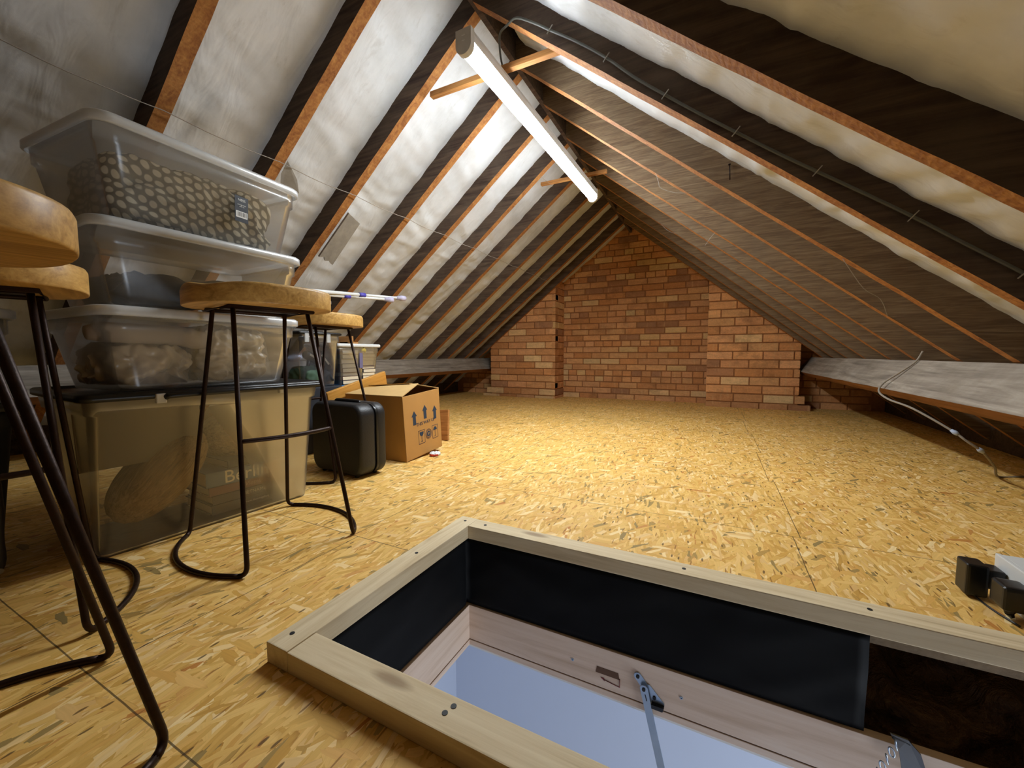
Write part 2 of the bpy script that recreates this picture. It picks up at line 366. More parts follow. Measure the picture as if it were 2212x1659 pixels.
def blob(bm, c, s, cuts=24, pw=4, amp=.01, fr=12, seed=0, ridged=True, M=None, flatb=True):
    """soft crumpled lump filling a rounded box of half size s"""
    r = bmesh.ops.create_cube(bm, size=2); vs0 = r['verts']; es = list({e for v in vs0 for e in v.link_edges})
    bmesh.ops.subdivide_edges(bm, edges=es, cuts=cuts, use_grid_fill=True)
    vs = [v for v in bm.verts if not v.tag]
    for v in vs:
        p = v.co.copy(); q = (abs(p.x)**pw+abs(p.y)**pw+abs(p.z)**pw)**(1/pw); d = p/q
        nrm = Vector((math.copysign(abs(d.x)**(pw-1), d.x)/s[0], math.copysign(abs(d.y)**(pw-1), d.y)/s[1], math.copysign(abs(d.z)**(pw-1), d.z)/s[2])).normalized()
        w_ = Vector((d.x*s[0], d.y*s[1], d.z*s[2]))
        nn = noise.noise(w_*fr+Vector((seed, 0, 0)))
        if ridged: nn = 1-2*abs(noise.noise(w_*fr+Vector((seed, nn*.8, 0))))-.4
        nn += .4*noise.noise(w_*fr*3+Vector((0, seed, 0)))
        w_ += nrm*nn*amp
        if flatb and w_.z < -s[2]: w_.z = -s[2]
        v.co = w_+Vector(c); v.tag = True
    if M is not None: bmesh.ops.transform(bm, matrix=M, verts=vs)
    for f in bm.faces: f.smooth = True

# ---------------------------------------------------------------- roof geometry
TL, TR = .79, .81
RX = -.955
def zl(x): return .736+TL*(x+2.627)
def zr(x): return .649+TR*(.752-x)
CL, CR = math.cos(math.atan(TL)), math.cos(math.atan(TR))
GY = 5.11             # recessed gable brickwork
YB = -2.2             # back end of the built attic

# floor with the hatch opening
HX0, HX1, HY0, HY1 = -.665, .95, .462, 1.012
bm = BM()
for lo, hi in (((-3.5, YB, -.02), (HX0, GY+.1, 0)), ((HX1, YB, -.02), (1.5, GY+.1, 0)), ((HX0, YB, -.02), (HX1, HY0, 0)), ((HX0, HY1, -.02), (HX1, GY+.1, 0))):
    box(bm, lo, hi)
MT['osb_edge'] = plain('osb_cut_edge', '#86745c', .9, var=.5, scale=45, bmp=.6)
bm.normal_update()
for f in bm.faces: f.material_index = 1 if abs(f.normal.z) < .5 else 0
struct('floor', bm, [MT['osb'], MT['osb_edge']])

# roof membranes: one draped sheet per slope
laps_l, laps_r = (.62, 1.28, 1.87), (.55, 1.2, 1.72)
def felt(side, ys):
    bm = BM(); x0, x1 = (-3.62, RX-.01) if side < 0 else (1.62, RX+.01)
    NU, NV = 400, 230; g = []
    c = CL if side < 0 else CR; t = TL if side < 0 else TR
    n_in = Vector((t, 0, -1)).normalized() if side < 0 else Vector((-t, 0, -1)).normalized()
    for i in range(NU+1):
        y = YB+(GY+.05-YB)*i/NU; row = []
        b0 = max([q for q in ys if q <= y], default=YB); b1 = min([q for q in ys if q > y], default=GY+.4)
        f = (y-b0)/(b1-b0); on = .4+.6*min(1, math.sin(PI*f)*1.6)
        for j in range(NV+1):
            x = x0+(x1-x0)*j/NV; z = zl(x) if side < 0 else zr(x); d = .1
            p = Vector((x*2.2, y*3.2, z*2.2+side))
            dg = (y*1.0+side*z*.8)
            wr = noise.noise(Vector((x*1.5, dg*9, z*1.2)))*.5+noise.noise(p)*.6+.35*(1-2*abs(noise.noise(Vector((x*2+7, dg*16+z*5, z*3)))))
            rp = noise.noise(Vector((y*2.5+side, z*19+y*3.5*side, 3.3)))*noise.noise(Vector((y*1.7, z*2.1, 9)))
            sag = on*(.009+.011*wr+.022*rp+.008*noise.noise(Vector((y*4, z*24-y*5*side, 1)))+.004*abs(noise.noise(Vector((y*9, z*48, 7)))))
            lp = sum(.004*max(0, 1-abs(z-l)/.02)*(1 if z > l else .1) for l in (laps_l if side < 0 else laps_r))
            v = Vector((x, y, z))-n_in*(d-sag-lp)
            row.append(bm.verts.new(v))
        g.append(row)
    for i in range(NU):
        for j in range(NV): bm.faces.new((g[i][j], g[i+1][j], g[i+1][j+1], g[i][j+1])).smooth = True
    # outer skin for thickness
    return bm
LY = [-.03, .365, .77, 1.195, 1.607, 2.04, 2.45, 2.83, 3.235, 3.66, 4.05, 4.41, 4.765]     # rafter centres, left slope
RY = [.70, 1.13, 1.532, 1.94, 2.30, 2.70, 3.03, 3.46, 3.87, 4.27, 4.64]                    # right slope
struct('ceiling', felt(-1, LY), MT['felt']); struct('ceiling', felt(1, RY), MT['felt'])
# roof deck outside so that no light leaks in
bm = BM(); th = .03
prism(bm, [(-3.75, zl(-3.75)+.19), (RX, zl(RX)+.19), (1.75, zr(1.75)+.19), (1.75, zr(1.75)+.19+th), (RX, zl(RX)+.19+th), (-3.75, zl(-3.75)+.19+th)], YB, GY+.2)
struct('ceiling', bm, MT['raf_side'])

def rafter(side, yc, label, w_=.047, mat='raf_side'):
    bm = BM(); n = 46; hw = w_/2
    xa, xb = (-3.6, RX-.014) if side < 0 else (1.6, RX+.014)
    t = .1/(CL if side < 0 else CR); rings = []
    for i in range(n+1):
        x = xa+(xb-xa)*i/n; z = zl(x) if side < 0 else zr(x)
        s = yc*7.3+side
        j = lambda k: .0022*noise.noise(Vector((x*9, s+k*3.1, 0)))+.004*noise.noise(Vector((x*1.3, s, k)))
        wy = .006*noise.noise(Vector((x*.9, s*2, 5)))
        rings.append([bm.verts.new((x, yc-hw+wy+j(0), z+j(1))), bm.verts.new((x, yc+hw+wy+j(2), z+j(1.2))), bm.verts.new((x, yc+hw+wy+j(3), z+t)), bm.verts.new((x, yc-hw+wy+j(4), z+t))])
    for i in range(n):
        A, B = rings[i], rings[i+1]
        for k in range(4):
            f = bm.faces.new((A[k], A[(k+1) % 4], B[(k+1) % 4], B[k])); f.material_index = 1 if k == 0 else 0
    bm.faces.new(rings[0][::-1]); bm.faces.new(rings[-1])
    o = obj('rafter', bm, [MT[mat], MT['raf_bot']])
    return tag(o, label, 'rafter', 'sloping rafters of the '+('left' if side < 0 else 'right')+' roof slope')
ordl = ['rafter of the left slope just outside the frame, furthest left of all',
        'dark rafter over the top plastic box, leftmost one in view on the left slope',
        'rafter meeting the right end of the top plastic box, second from the left edge',
        'rafter with a grey fibre strip fixed to it, third from the left edge',
        'fourth rafter from the left edge on the left slope, crossing behind the pole tips',
        'fifth rafter from the left edge, reaching the lamp near its middle',
        'sixth rafter from the left edge, where the far small collar tie is fixed',
        'seventh rafter from the left edge, just right of the far collar tie',
        'fourth rafter from the gable on the left slope, by the lamp tip',
        'third rafter from the brick gable on the left slope',
        'second rafter from the brick gable on the left slope',
        'last rafter on the left slope, lying against the brick gable']
for y, l in zip(LY[1:], ordl): rafter(-1, y, l)
ordr = ['nearest rafter of the right slope, overhead beyond the top right of the frame',
        'large dark rafter with an orange lower edge nearest the camera on the right slope',
        'rafter of the right slope with the grey cable clipped along its side',
        'third rafter of the right slope, brown-sided with a nail standing out of it',
        'fourth rafter of the right slope, below the one with the nail',
        'fifth rafter of the right slope counted from the camera',
        'sixth rafter of the right slope, where the far collar tie ends',
        'fourth rafter from the brick gable on the right slope',
        'third rafter from the brick gable on the right slope',
        'second rafter from the brick gable on the right slope',
        'last dark rafter on the right slope, lying on the brick gable']
for y, l in zip(RY, ordr): rafter(1, y, l, .044, 'raf_side_lit' if y > 1.7 else 'raf_side')  # rafters the lamp reaches take the painted-lit sides, nearer ones the dark
bm = BM(); box(bm, (RX-.0125, YB, 2.035), (RX+.0125, GY, 2.2))
tag(obj('ridge_board', bm, MT['raf_side']), 'thin dark ridge board where both roof slopes meet at the top', 'ridge board')

# purlins, set square to the slopes
def purlin(side, label):
    t = TL if side < 0 else TR; s = -side
    dn = Vector((s*t, 0, -1)).normalized()      # into the room, square to the slope
    al_ = Vector((-s, 0, -t)).normalized()      # down the slope
    P = Vector((-2.907, 0, .512)) if side < 0 else Vector((.888, 0, .53))
    bm = BM(); A = P-dn*.0; q = [A, A+dn*.185, A+dn*.185+al_*.062, A+al_*.062]
    n = 60; y0, y1 = YB+.002, GY-.008; rings = []
    for i in range(n+1):
        y = y0+(y1-y0)*i/n
        rings.append([bm.verts.new(Vector((p.x, y, p.z))+Vector((noise.noise(Vector((y*5, k*3, side)))*.003, 0, noise.noise(Vector((y*4, k*5+9, side)))*.003))) for k, p in enumerate(q)])
    for i in range(n):
        for k in range(4):
            f = bm.faces.new((rings[i][k], rings[i][(k+1) % 4], rings[i+1][(k+1) % 4], rings[i+1][k])); f.material_index = 1 if k == 1 else 0
    bm.faces.new(rings[0][::-1]); bm.faces.new(rings[-1])
    tag(obj('purlin', bm, [MT['purlin'], MT['purlin_low']]), label, 'beam', 'long purlins under the rafters')
purlin(-1, 'grey weathered purlin beam under the left rafters, behind the cardboard carton')
purlin(1, 'grey weathered purlin beam under the right rafters with a cable hanging over it')
# collar ties
for yc, xa, xb, z, hh, l in ((1.625, -1.245, -.60, 1.792, .012, 'short wooden tie across the ridge behind the near end of the lamp'),
                             (2.925, -1.22, -.72, 1.852, .011, 'short wooden tie across the ridge near the far end of the lamp')):
    bm = BM(); box(bm, (xa, yc-.014, z-hh), (xb, yc+.014, z+hh), bev=.002)
    tag(obj('collar_tie', bm, MT['collar']), l, 'wooden tie', 'collar ties the lamp hangs from')

# ---------------------------------------------------------------- brick gable
bricks = BM(); tint = bricks.verts.layers.float_color.new('tint')
def bcol(bright=1.0, pale=.1):
    r = random.random()
    if r < pale: c = srgb(random.choice(['#e3c08c', '#dcb47c', '#e0b884']))
    elif r < pale+.07: c = srgb(random.choice(['#a87a58', '#b07e58']))
    else: c = srgb(random.choice(['#d69c68', '#cf925e', '#dba570', '#d29868', '#c98c58', '#dba372']))
    k = bright*random.uniform(.88, 1.1); return (c[0]*k, c[1]*k, c[2]*k, 1)
def lay(x0, x1, y, z0, z1, L, H, j=.011, first=None, xlim=None, bright=1, pale=.1, header_rows=(), d=.05):
    z = z0; r = 0
    while z < z1:
        Lr = L/2 if r in header_rows else L
        off = 0 if r % 2 == 0 else L/2
        if r in header_rows: off = L/4
        x = x0-off+random.uniform(-.008, .008)
        while x < x1:
            Lb = Lr*random.uniform(.95, 1.05)
            a, b_ = max(x, x0), min(x+Lb-j, x1)
            if b_-a > .025:
                xm = (a+b_)/2; top = min(zl(xm), zr(xm))+.17
                if z < top:
                    n0 = len(bricks.verts); yj = random.uniform(-.004, .003)
                    vs = box(bricks, (a, y+yj, z+random.uniform(-.001, .001)), (b_, y+d, z+H-j+random.uniform(-.0015, .0015)), bev=.0035, seg=1)
                    c = bcol(bright, pale)
                    for v in vs:
                        if v.is_valid: v[tint] = c
            x += Lb
        z += H; r += 1
LPX0, LPX1, RPX0, RPX1, LPY, RPY = -2.73, -1.795, -.073, .762, 4.78, 4.83
lay(-3.4, 1.4, GY, -.005, 2.05, .232, .0745, header_rows=(3, 4, 9, 14, 20, 24), pale=.12, bright=.95)
lay(LPX0, LPX1, LPY, .13, 1.5, .262, .0855, bright=1.05, pale=.12, d=.1)
lay(LPX0-.07, LPX1, LPY, .04, .12, .262, .0855, bright=.9, pale=.25, d=.1)
lay(LPX0-.12, LPX1, LPY, -.045, .02, .262, .0855, bright=.85, d=.1)
lay(RPX0, RPX1, RPY, .155, 1.35, .262, .0885, bright=1.15, pale=.04, d=.1)
lay(RPX0, RPX1+.05, RPY, .066, .15, .262, .0885, bright=.9, pale=.2, d=.1)
lay(RPX0, RPX1+.1, RPY, -.022, .06, .262, .0885, bright=.85, d=.1)
# pier side faces (the left one is seen)
k = 0; z = -.045
while z < 1.45:
    off = 0 if k % 2 else .11; c = bcol(.95, .1)
    for a, b_ in ((LPY, LPY+.1+off), (LPY+.11+off, GY)):
        if b_-a > .03:
            vs = box(bricks, (LPX1-.05, a, z), (LPX1, b_, z+.0745), bev=.0035, seg=1)
            for v in vs:
                if v.is_valid: v[tint] = c
    z += .0855; k += 1
struct('wall_back', bricks, MT['brick'])
bm = BM()
prism(bm, [(-3.6, -.1), (1.6, -.1), (1.6, zr(1.6)+.1), (RX, zl(RX)+.2), (-3.6, zl(-3.6)+.1)], GY+.008, GY+.12)
prism(bm, [(LPX0+.007, -.1), (LPX1-.008, -.1), (LPX1-.008, zl(LPX1)+.12), (LPX0+.007, zl(LPX0)+.12)], LPY+.008, GY+.01)
prism(bm, [(RPX0+.007, -.1), (RPX1-.008, -.1), (RPX1-.008, zr(RPX1)+.12), (RPX0+.007, zr(RPX0)+.12)], RPY+.008, GY+.01)
struct('wall_back', bm, MT['mortar'])
bm = BM(); prism(bm, [(-3.6, -.1), (1.6, -.1), (1.6, zr(1.6)+.1), (RX, zl(RX)+.2), (-3.6, zl(-3.6)+.1)], YB-.1, YB)
struct('wall_front', bm, MT['mortar'])
bm = BM(); box(bm, (-3.75, YB, -.4), (-3.5, GY, .15)); struct('wall_left', bm, MT['raf_side'])
bm = BM(); box(bm, (1.5, YB, -.4), (1.75, GY, .15)); struct('wall_right', bm, MT['raf_side'])

# ---------------------------------------------------------------- hatch
def batten(name, lo, hi, mat, label, screws):
    t = thing(name, label, 'timber batten', ((lo[0]+hi[0])/2, (lo[1]+hi[1])/2, lo[2]), group='battens round the hatch')
    L = Vector(t.location); bm = BM(); box(bm, Vector(lo)-L, Vector(hi)-L, bev=.0022, seg=2); obj('timber', bm, mat, t)
    for x, y in screws:
        bm = BM(); c = Vector((x, y, hi[2]))-L
        bmesh.ops.create_cone(bm, cap_ends=True, segments=14, radius1=.0045, radius2=.0045, depth=.0016, matrix=Matrix.Translation(c))
        obj('screw_head', bm, MT['darkm'], t)
batten('hatch_batten', (-.713, .420, .0), (-.655, 1.060, .040), MT['pine'], 'pale pine batten along the left edge of the loft hatch', [(-.69, .455), (-.683, 1.03), (-.684, .8)])
batten('hatch_batten', (-.655, 1.002, .0), (1.02, 1.058, .040), MT['pine_x'], 'pale pine batten along the far edge of the loft hatch', [(-.61, 1.03), (-.05, 1.03), (.3, 1.03)])
batten('hatch_batten', (-.6545, .420, .0), (1.02, .478, .0385), MT['pine_x'], 'pale pine batten along the near edge of the loft hatch, in the foreground', [(-.335, .447), (-.33, .462)])

def liner():
    bm = BM(); g = []
    path = [(HX0, .45)]+[(HX0, .45+(HY1-.45)*i/26) for i in range(1, 27)]+[(HX0+(.296-HX0)*i/50, HY1) for i in range(1, 51)]
    for (x, y) in path:
        row = []
        for j in range(15):
            z = -.0005-.2055*j/14; wv = .007*(noise.noise(Vector((x*6+z*9, y*6, z*7)))+.5*noise.noise(Vector((x*14-z*20, y*14, z*10))))*min(1, j/3)*min(1, (14-j)/2)
            nx, ny = (1, 0) if (x <= HX0+1e-6 and y < HY1) else (0, -1)
            row.append(bm.verts.new((x+nx*(wv+.006), y+ny*(wv+.006), z)))
        g.append(row)
    for i in range(len(g)-1):
        for j in range(14): bm.faces.new((g[i][j], g[i+1][j], g[i+1][j+1], g[i][j+1])).smooth = True
    o = obj('hatch_liner', bm, MT['liner']); s = o.modifiers.new('s', 'SOLIDIFY'); s.thickness = .0015; s.offset = 0
    tag(o, 'black sheet lining the left and far sides of the loft hatch', 'liner')
liner()
# joists framing the shaft
bm = BM()
box(bm, (HX0-.06, .40, -.335), (HX0-.006, 1.09, -.021)); struct('trim_1', bm, MT['raf_side'])
bm = BM(); box(bm, (HX0-.006, HY1+.012, -.335), (.29, HY1+.06, -.021)); struct('trim_2', bm, MT['raf_side'])
bm = BM(); box(bm, (HX0, .40, -.335), (HX1, .455, -.021)); struct('trim_3', bm, MT['raf_side'])
bm = BM(); box(bm, (HX1, .40, -.335), (HX1+.05, 1.09, -.021)); struct('trim_4', bm, MT['raf_side'])
# lower timber frame
t = thing('hatch_surround', 'pale planed timber surround at the bottom of the hatch opening below the black lining', 'frame', (-.651, 1.0, -.33))
def fr(name, lo, hi, mat, bev=.001):
    L = Vector(t.location); bm = BM(); box(bm, Vector(lo)-L, Vector(hi)-L, bev=bev); return obj(name, bm, mat, t)
fr('board', (-.672, .47, -.3175), (-.651, 1.0, -.209), MT['trimw']); fr('board', (-.672, 1.0, -.3175), (.93, 1.02, -.209), MT['trimw_x'])
fr('board', (-.672, .452, -.3175), (.93, .47, -.209), MT['trimw_x']); fr('board', (.93, .452, -.3175), (.95, 1.02, -.209), MT['trimw'])
fr('stop', (-.672, .47, -.337), (-.6505, .9995, -.3205), MT['trimw']); fr('stop', (-.672, .9995, -.337), (.93, 1.02, -.3205), MT['trimw_x'])
fr('gap_strip', (-.672, .4701, -.321), (-.6535, 1.0015, -.317), MT['brownbox']); fr('gap_strip', (-.672, 1.0015, -.321), (.93, 1.0195, -.317), MT['brownbox'])
for x, z in ((-.319, -.268), (-.0455, -.268)):
    bm = BM(); bmesh.ops.create_cone(bm, cap_ends=True, segments=16, radius1=.0042, radius2=.0036, depth=.0015, matrix=Matrix.Translation(Vector((x, .9993, z))-Vector(t.location)) @ Matrix.Rotation(PI/2, 4, 'X'))
    s = obj('screw', bm, MT['metal'], t); bm = BM(); box(bm, Vector((x-.0018, .998, z-.0006))-Vector(t.location), Vector((x+.0018, .9984, z+.0006))-Vector(t.location)); obj('slot', bm, MT['darkm'], s)
# routed slot and red arrow on the frame
bm = BM(); L = Vector(t.location)
flat(bm, [Vector(p)-L for p in ((-.252, .9992, -.262), (-.196, .9992, -.262), (-.193, .9992, -.279), (-.255, .9992, -.279))], .0012, (0, 1, 0)); obj('recess', bm, MT['brownbox'], t)
bm = BM(); y = .9988
for a, b_ in (((-.192, -.276), (-.192, -.2985)), ((-.192, -.2985), (-.232, -.2925))):
    tube(bm, [Vector((a[0], y, a[1]))-L, Vector((b_[0], y, b_[1]))-L], .0009, 6)
flat(bm, [Vector(p)-L for p in ((-.242, y, -.289), (-.232, y, -.2885), (-.231, y, -.2965))], .0006, (0, 1, 0)); obj('red_arrow', bm, plain('dark_red', '#6d1f22', .5), t)

# stay arm
t = thing('stay_arm', 'bluish zinc stay arm hinged on the far board of the hatch, hanging down', 'metal arm', (-.14, .996, -.25))
L = Vector(t.location)
def XZ(pts, y, th, name, mat, par=t):
    bm = BM(); flat(bm, [Vector((x, y, z))-L for x, z in pts], th, (0, 1, 0)); return obj(name, bm, mat, par)
def stad(a, b_, r, n=8):
    a, b_ = Vector(a), Vector(b_); d = (b_-a).normalized(); ang = math.atan2(d.y, d.x); o = []
    for k in range(n+1): q = ang+PI/2+PI*k/n; o.append((a.x+r*math.cos(q), a.y+r*math.sin(q)))
    for k in range(n+1): q = ang-PI/2+PI*k/n; o.append((b_.x+r*math.cos(q), b_.y+r*math.sin(q)))
    return o
XZ(stad((-.147, -.249), (-.131, -.268), .0095), .9965, .0025, 'hinge_plate', MT['metal'])
XZ([(-.128, -.262), (-.118, -.262), (-.083, -.298), (-.083, -.305), (-.118, -.305), (-.124, -.29)], .9968, .0022, 'bracket_plate', MT['metal'])
XZ([(-.113, -.302), (-.083, -.302), (-.086, -.312), (-.112, -.312)], .986, .012, 'bracket_foot', MT['blackp'])
XZ(stad((-.131, -.270), (-.052, -.60), .0092), .988, .0025, 'arm', MT['metal'])
for x, z, y in ((-.147, -.249, .9955), (-.131, -.271, .987), (-.1065, -.29, .9958)):
    bm = BM(); bmesh.ops.create_cone(bm, cap_ends=True, segments=18, radius1=.0042, radius2=.0042, depth=.003, matrix=Matrix.Translation(Vector((x, y, z))-L) @ Matrix.Rotation(PI/2, 4, 'X'))
    obj('rivet', bm, MT['darkm'], t)
XZ([(-.1285, -.283), (-.1262, -.283), (-.122, -.2985), (-.1243, -.2985)], .9875, .001, 'slot', MT['darkm'])

# bracket and chain at the right of the hatch
t = thing('slotted_bracket', 'grey slotted steel bracket beside the chain at the bottom right of the hatch', 'bracket', (.33, .985, -.21)); L = Vector(t.location)
bm = BM(); flat(bm, [Vector(p)-L for p in ((.330, .985, -.178), (.356, .985, -.180), (.374, .98, -.198), (.392, .972, -.262), (.350, .972, -.262), (.342, .98, -.200))], .003, (0, 1, .2)); obj('plate', bm, plain('bracket_steel', '#75777a', .45, .7), t)
for (a, b_) in (((.334, -.1835), (.357, -.188)), ((.344, -.196), (.366, -.2005))):
    bm = BM(); flat(bm, [Vector((x, .9835, z))-L for x, z in stad(a, b_, .0022, 5)], .001, (0, 1, 0)); obj('slot', bm, MT['darkm'], t)
t = thing('chain', 'short steel chain hanging at the bottom right of the hatch', 'chain', (.338, .978, -.205)); L = Vector(t.location)
for k in range(5):
    c = Vector((.337-.0065*k, .978-.002*k, -.1925-.0155*k))-L; bm = BM(); n = 18
    pts = []
    for i in range(n):
        a = 2*PI*i/n; u, v = .0042*math.cos(a), .0095*math.sin(a)
        pts.append(c+(Vector((u, 0, v)) if k % 2 else Vector((u*.3, u, v))) + Vector((-.4*v*0.6, 0, 0)))
    tube(bm, pts, .0013, 6, closed=True); obj('link', bm, MT['metal'], t)
# brown insulation sacking in the cavity
bm = BM(); g = []
for i in range(71):
    row = []
    for j in range(41):
        x = .24+1.0*i/70; u = j/40; y = 1.32-.33*u**1.6; z = -.03-.25*u
        n_ = noise.noise(Vector((x*7, y*7, z*9)))+.5*noise.noise(Vector((x*18, y*18, z*18)))-.6*abs(noise.noise(Vector((x*10-z*8, y*5, 3))))
        edge = min(1, (40-j)/6)
        row.append(bm.verts.new((x, max(y-.085*n_*edge, 1.022 if (x < .3 or z < -.19) else 1.0), min(z+.03*n_*edge, -.024))))
    g.append(row)
for i in range(70):
    for j in range(40): bm.faces.new((g[i][j], g[i+1][j], g[i+1][j+1], g[i][j+1])).smooth = True
o = obj('insulation', bm, MT['insul']); s = o.modifiers.new('s', 'SOLIDIFY'); s.thickness = .004; tag(o, 'brown crumpled insulation sacking in the dark cavity right of the black lining', 'insulation')

# room below
RBX0, RBX1, RBY0, RBY1, RBZ = -1.336, 1.8, -.9, 1.9, -2.75
bm = BM(); box(bm, (RBX0-.1, RBY1, RBZ), (RBX1+.1, RBY1+.08, -.36)); struct('wall_hall_back', bm, MT['bluewall'])
bm = BM(); box(bm, (RBX0-.08, RBY0, RBZ), (RBX0, RBY1, -.36)); struct('wall_hall_left', bm, MT['bluewall'])
bm = BM(); box(bm, (RBX1, RBY0, RBZ), (RBX1+.08, RBY1, -.36)); struct('wall_hall_right', bm, MT['bluewall'])
bm = BM(); box(bm, (RBX0-.08, RBY0-.08, RBZ), (RBX1+.08, RBY0, -.36)); struct('wall_hall_front', bm, MT['bluewall'])
bm = BM(); box(bm, (RBX0-.1, RBY0-.1, RBZ-.05), (RBX1+.1, RBY1+.1, RBZ)); struct('floor_hall', bm, MT['card2'])
bm = BM()
for lo, hi in (((-3.6, YB, -.36), (-.672, GY, -.34)), ((.95, YB, -.36), (1.7, GY, -.34)), ((-.672, YB, -.36), (.95, .452, -.34)), ((-.672, 1.02, -.36), (.95, GY, -.34))): box(bm, lo, hi)
struct('ceiling_hall', bm, MT['whitep'])

# ---------------------------------------------------------------- lamp
LA, LB = Vector((-.868, 1.33, 1.715)), Vector((-.832, 2.985, 1.715)); LD = (LB-LA); LL = LD.length
t = thing('lamp', 'glowing white tube lamp fixed under the ridge', 'lamp', LA, -math.atan2(LD.x, LD.y))
sec = [(-.031, .006), (.031, .006), (.033, .030), (.028, .048), (-.028, .048), (-.033, .030)]
bm = BM(); prism(bm, sec, .012, LL-.012); obj('body', bm, MT['whitep'], t)
dif = [(.0290, .006)]+[(.0290*math.cos(a), -.008-.028*math.sin(a)) for a in [PI*k/16 for k in range(17)]]+[(-.0290, .006)]
# the strip of diodes inside shines mostly downwards
ld = bpy.data.lights.new('lamp_light', 'AREA'); ld.shape = 'RECTANGLE'; ld.size = .05; ld.size_y = LL-.05; ld.energy = LAMPW; ld.color = (.88, .95, 1)
lo_ = bpy.data.objects.new('lamp_light', ld); COL.objects.link(lo_); lo_.parent = t; lo_.location = (0, LL/2, -.0385)
bm = BM(); prism(bm, dif, .018, LL-.018, smooth=True); obj('diffuser', bm, MT['tube'], t)
cap = [(.034, .047), (-.034, .047)]+[(-.034*math.cos(a), -.010-.033*math.sin(a)) for a in [PI*k/16 for k in range(17)]]
for y0, y1 in ((-.004, .02), (LL-.02, LL+.004)):
    bm = BM(); prism(bm, cap, y0, y1); c = obj('end_cap', bm, plain('lamp_cap', '#cfcec8', .5), t)
    if y0 < 0:
        for zz in (.004, .022):
            bm = BM(); box(bm, (-.006, -.0055, zz), (.006, -.0038, zz+.003)); obj('slot_mark', bm, MT['whitep'], c)

# ---------------------------------------------------------------- stools
def seat_mesh():
    bm = BM(); NA, NR = 64, 14; top = []; bot = []
    def out(a):   # rounded saddle outline: x half .208, y half .178
        c, s = math.cos(a), math.sin(a); p = 2.4
        r = 1/((abs(c)/.178)**p+(abs(s)/.183)**p)**(1/p); return Vector((r*c, r*s, 0))
    def zt(x, y):
        g = .753-.016*math.exp(-((abs(x)-.085)/.07)**2)*math.exp(-((y-.01)/.11)**2)
        g -= .013*max(0, (-y-.05)/.13)*math.exp(-((abs(x)-.09)/.06)**2)   # thigh scoops on the front rim
        g -= .010*max(0, (y-.1)/.08)*0
        return g
    layers = []
    def ring(f, z=None, dz=0):
        return [bm.verts.new((lambda p: (p.x, p.y, (zt(p.x, p.y)+dz) if z is None else z))(out(2*PI*k/NA)*f)) for k in range(NA)]
    R = [ring(f) for f in [.08+.87*i/NR for i in range(NR+1)]]
    R.append(ring(.985, dz=-.0025)); R.append(ring(1.0, dz=-.009)); R.append(ring(1.0, z=.699)); R.append(ring(.997, z=.6962)); R.append(ring(.990, z=.695)); under = len(R); R.append(ring(.985, z=.695)); R.append(ring(.3, z=.695))
    bm.faces.new(R[0]); bm.faces.new(R[-1][::-1])
    for A, B in zip(R[:-1], R[1:]):
        for k in range(NA):
            f = bm.faces.new((A[k], A[(k+1) % NA], B[(k+1) % NA], B[k])); f.smooth = True
    return bm
def make_stool(label):
    t = thing('bar_stool', label, 'stool', group='bar stools with rusty iron legs and wooden seats')
    obj('seat', seat_mesh(), MT['seat'], t)
    r = .0062; fx, fy, tx, ty = .209, .147, .072, .100; zt_ = .690
    bm = BM()
    tube(bm, [(tx+.012, -ty-.012, zt_), (tx+.012, ty+.012, zt_), (-tx-.012, ty+.012, zt_), (-tx-.012, -ty-.012, zt_)], .0055, 8, closed=True)
    box(bm, (-.02, -ty, .6885), (.02, ty, .694)); obj('seat_plate', bm, MT['iron'], t)
    # each leg runs down and bends into the floor loop, an arc bulging outwards
    sag = .080; Rr = (fx*fx+sag*sag)/(2*sag); ha = math.asin(fx/Rr)
    def arc(q, sy):           # q 0..1 along the arc from +x foot to -x foot
        a = ha-2*ha*q; return Vector((Rr*math.sin(a), sy*(fy+Rr*math.cos(a)-(Rr-sag)), r))
    for sx in (1, -1):
        for sy in (-1, 1):
            foot = Vector((sx*fx, sy*fy, r)); topp = Vector((sx*tx, sy*ty, zt_)); d = (topp-foot).normalized()
            q1 = .05; e = arc(q1 if sx > 0 else 1-q1, sy); s0 = foot+d*.026
            pts = [topp, foot+d*.3, foot+d*.05]+[(1-u)**2*s0+2*u*(1-u)*foot+u*u*e for u in (0, .2, .4, .6, .8, 1)]
            bm = BM(); tube(bm, pts, r, 10); obj('leg', bm, MT['iron'], t)
    for sy in (-1, 1):
        pts = [arc(.048+.904*i/30, sy) for i in range(31)]
        bm = BM(); tube(bm, pts, r, 10); obj('floor_loop', bm, MT['iron'], t)
    zf = .335; k = zf/zt_; xf, yf = fx+(tx-fx)*k, fy+(ty-fy)*k
    pts = smooth_path([(xf, -yf, zf), (xf+.018, -yf*.5, zf), (xf+.024, 0, zf), (xf+.018, yf*.5, zf), (xf, yf, zf)], 5)
    bm = BM(); tube(bm, pts, .0062, 10); obj('footrest', bm, MT['iron'], t)
    return t
D = math.radians
st = make_stool('bar stool standing alone in front of the tall plastic boxes, middle of the scene'); st.location = (-1.214, .747, 0); st.rotation_euler = (0, 0, D(-9))
s1 = dup(st, (-.856, .070, 0), D(-98), 'nearest bar stool at the left edge of the frame with the highest, largest seat')
s2 = dup(st, (-1.343, .226, 0), D(-18), 'second bar stool from the left edge, its lower seat just under the nearest one')
s4 = dup(st, (-1.684, 1.316, 0), D(186), 'furthest bar stool, partly hidden, standing behind the black hard case')

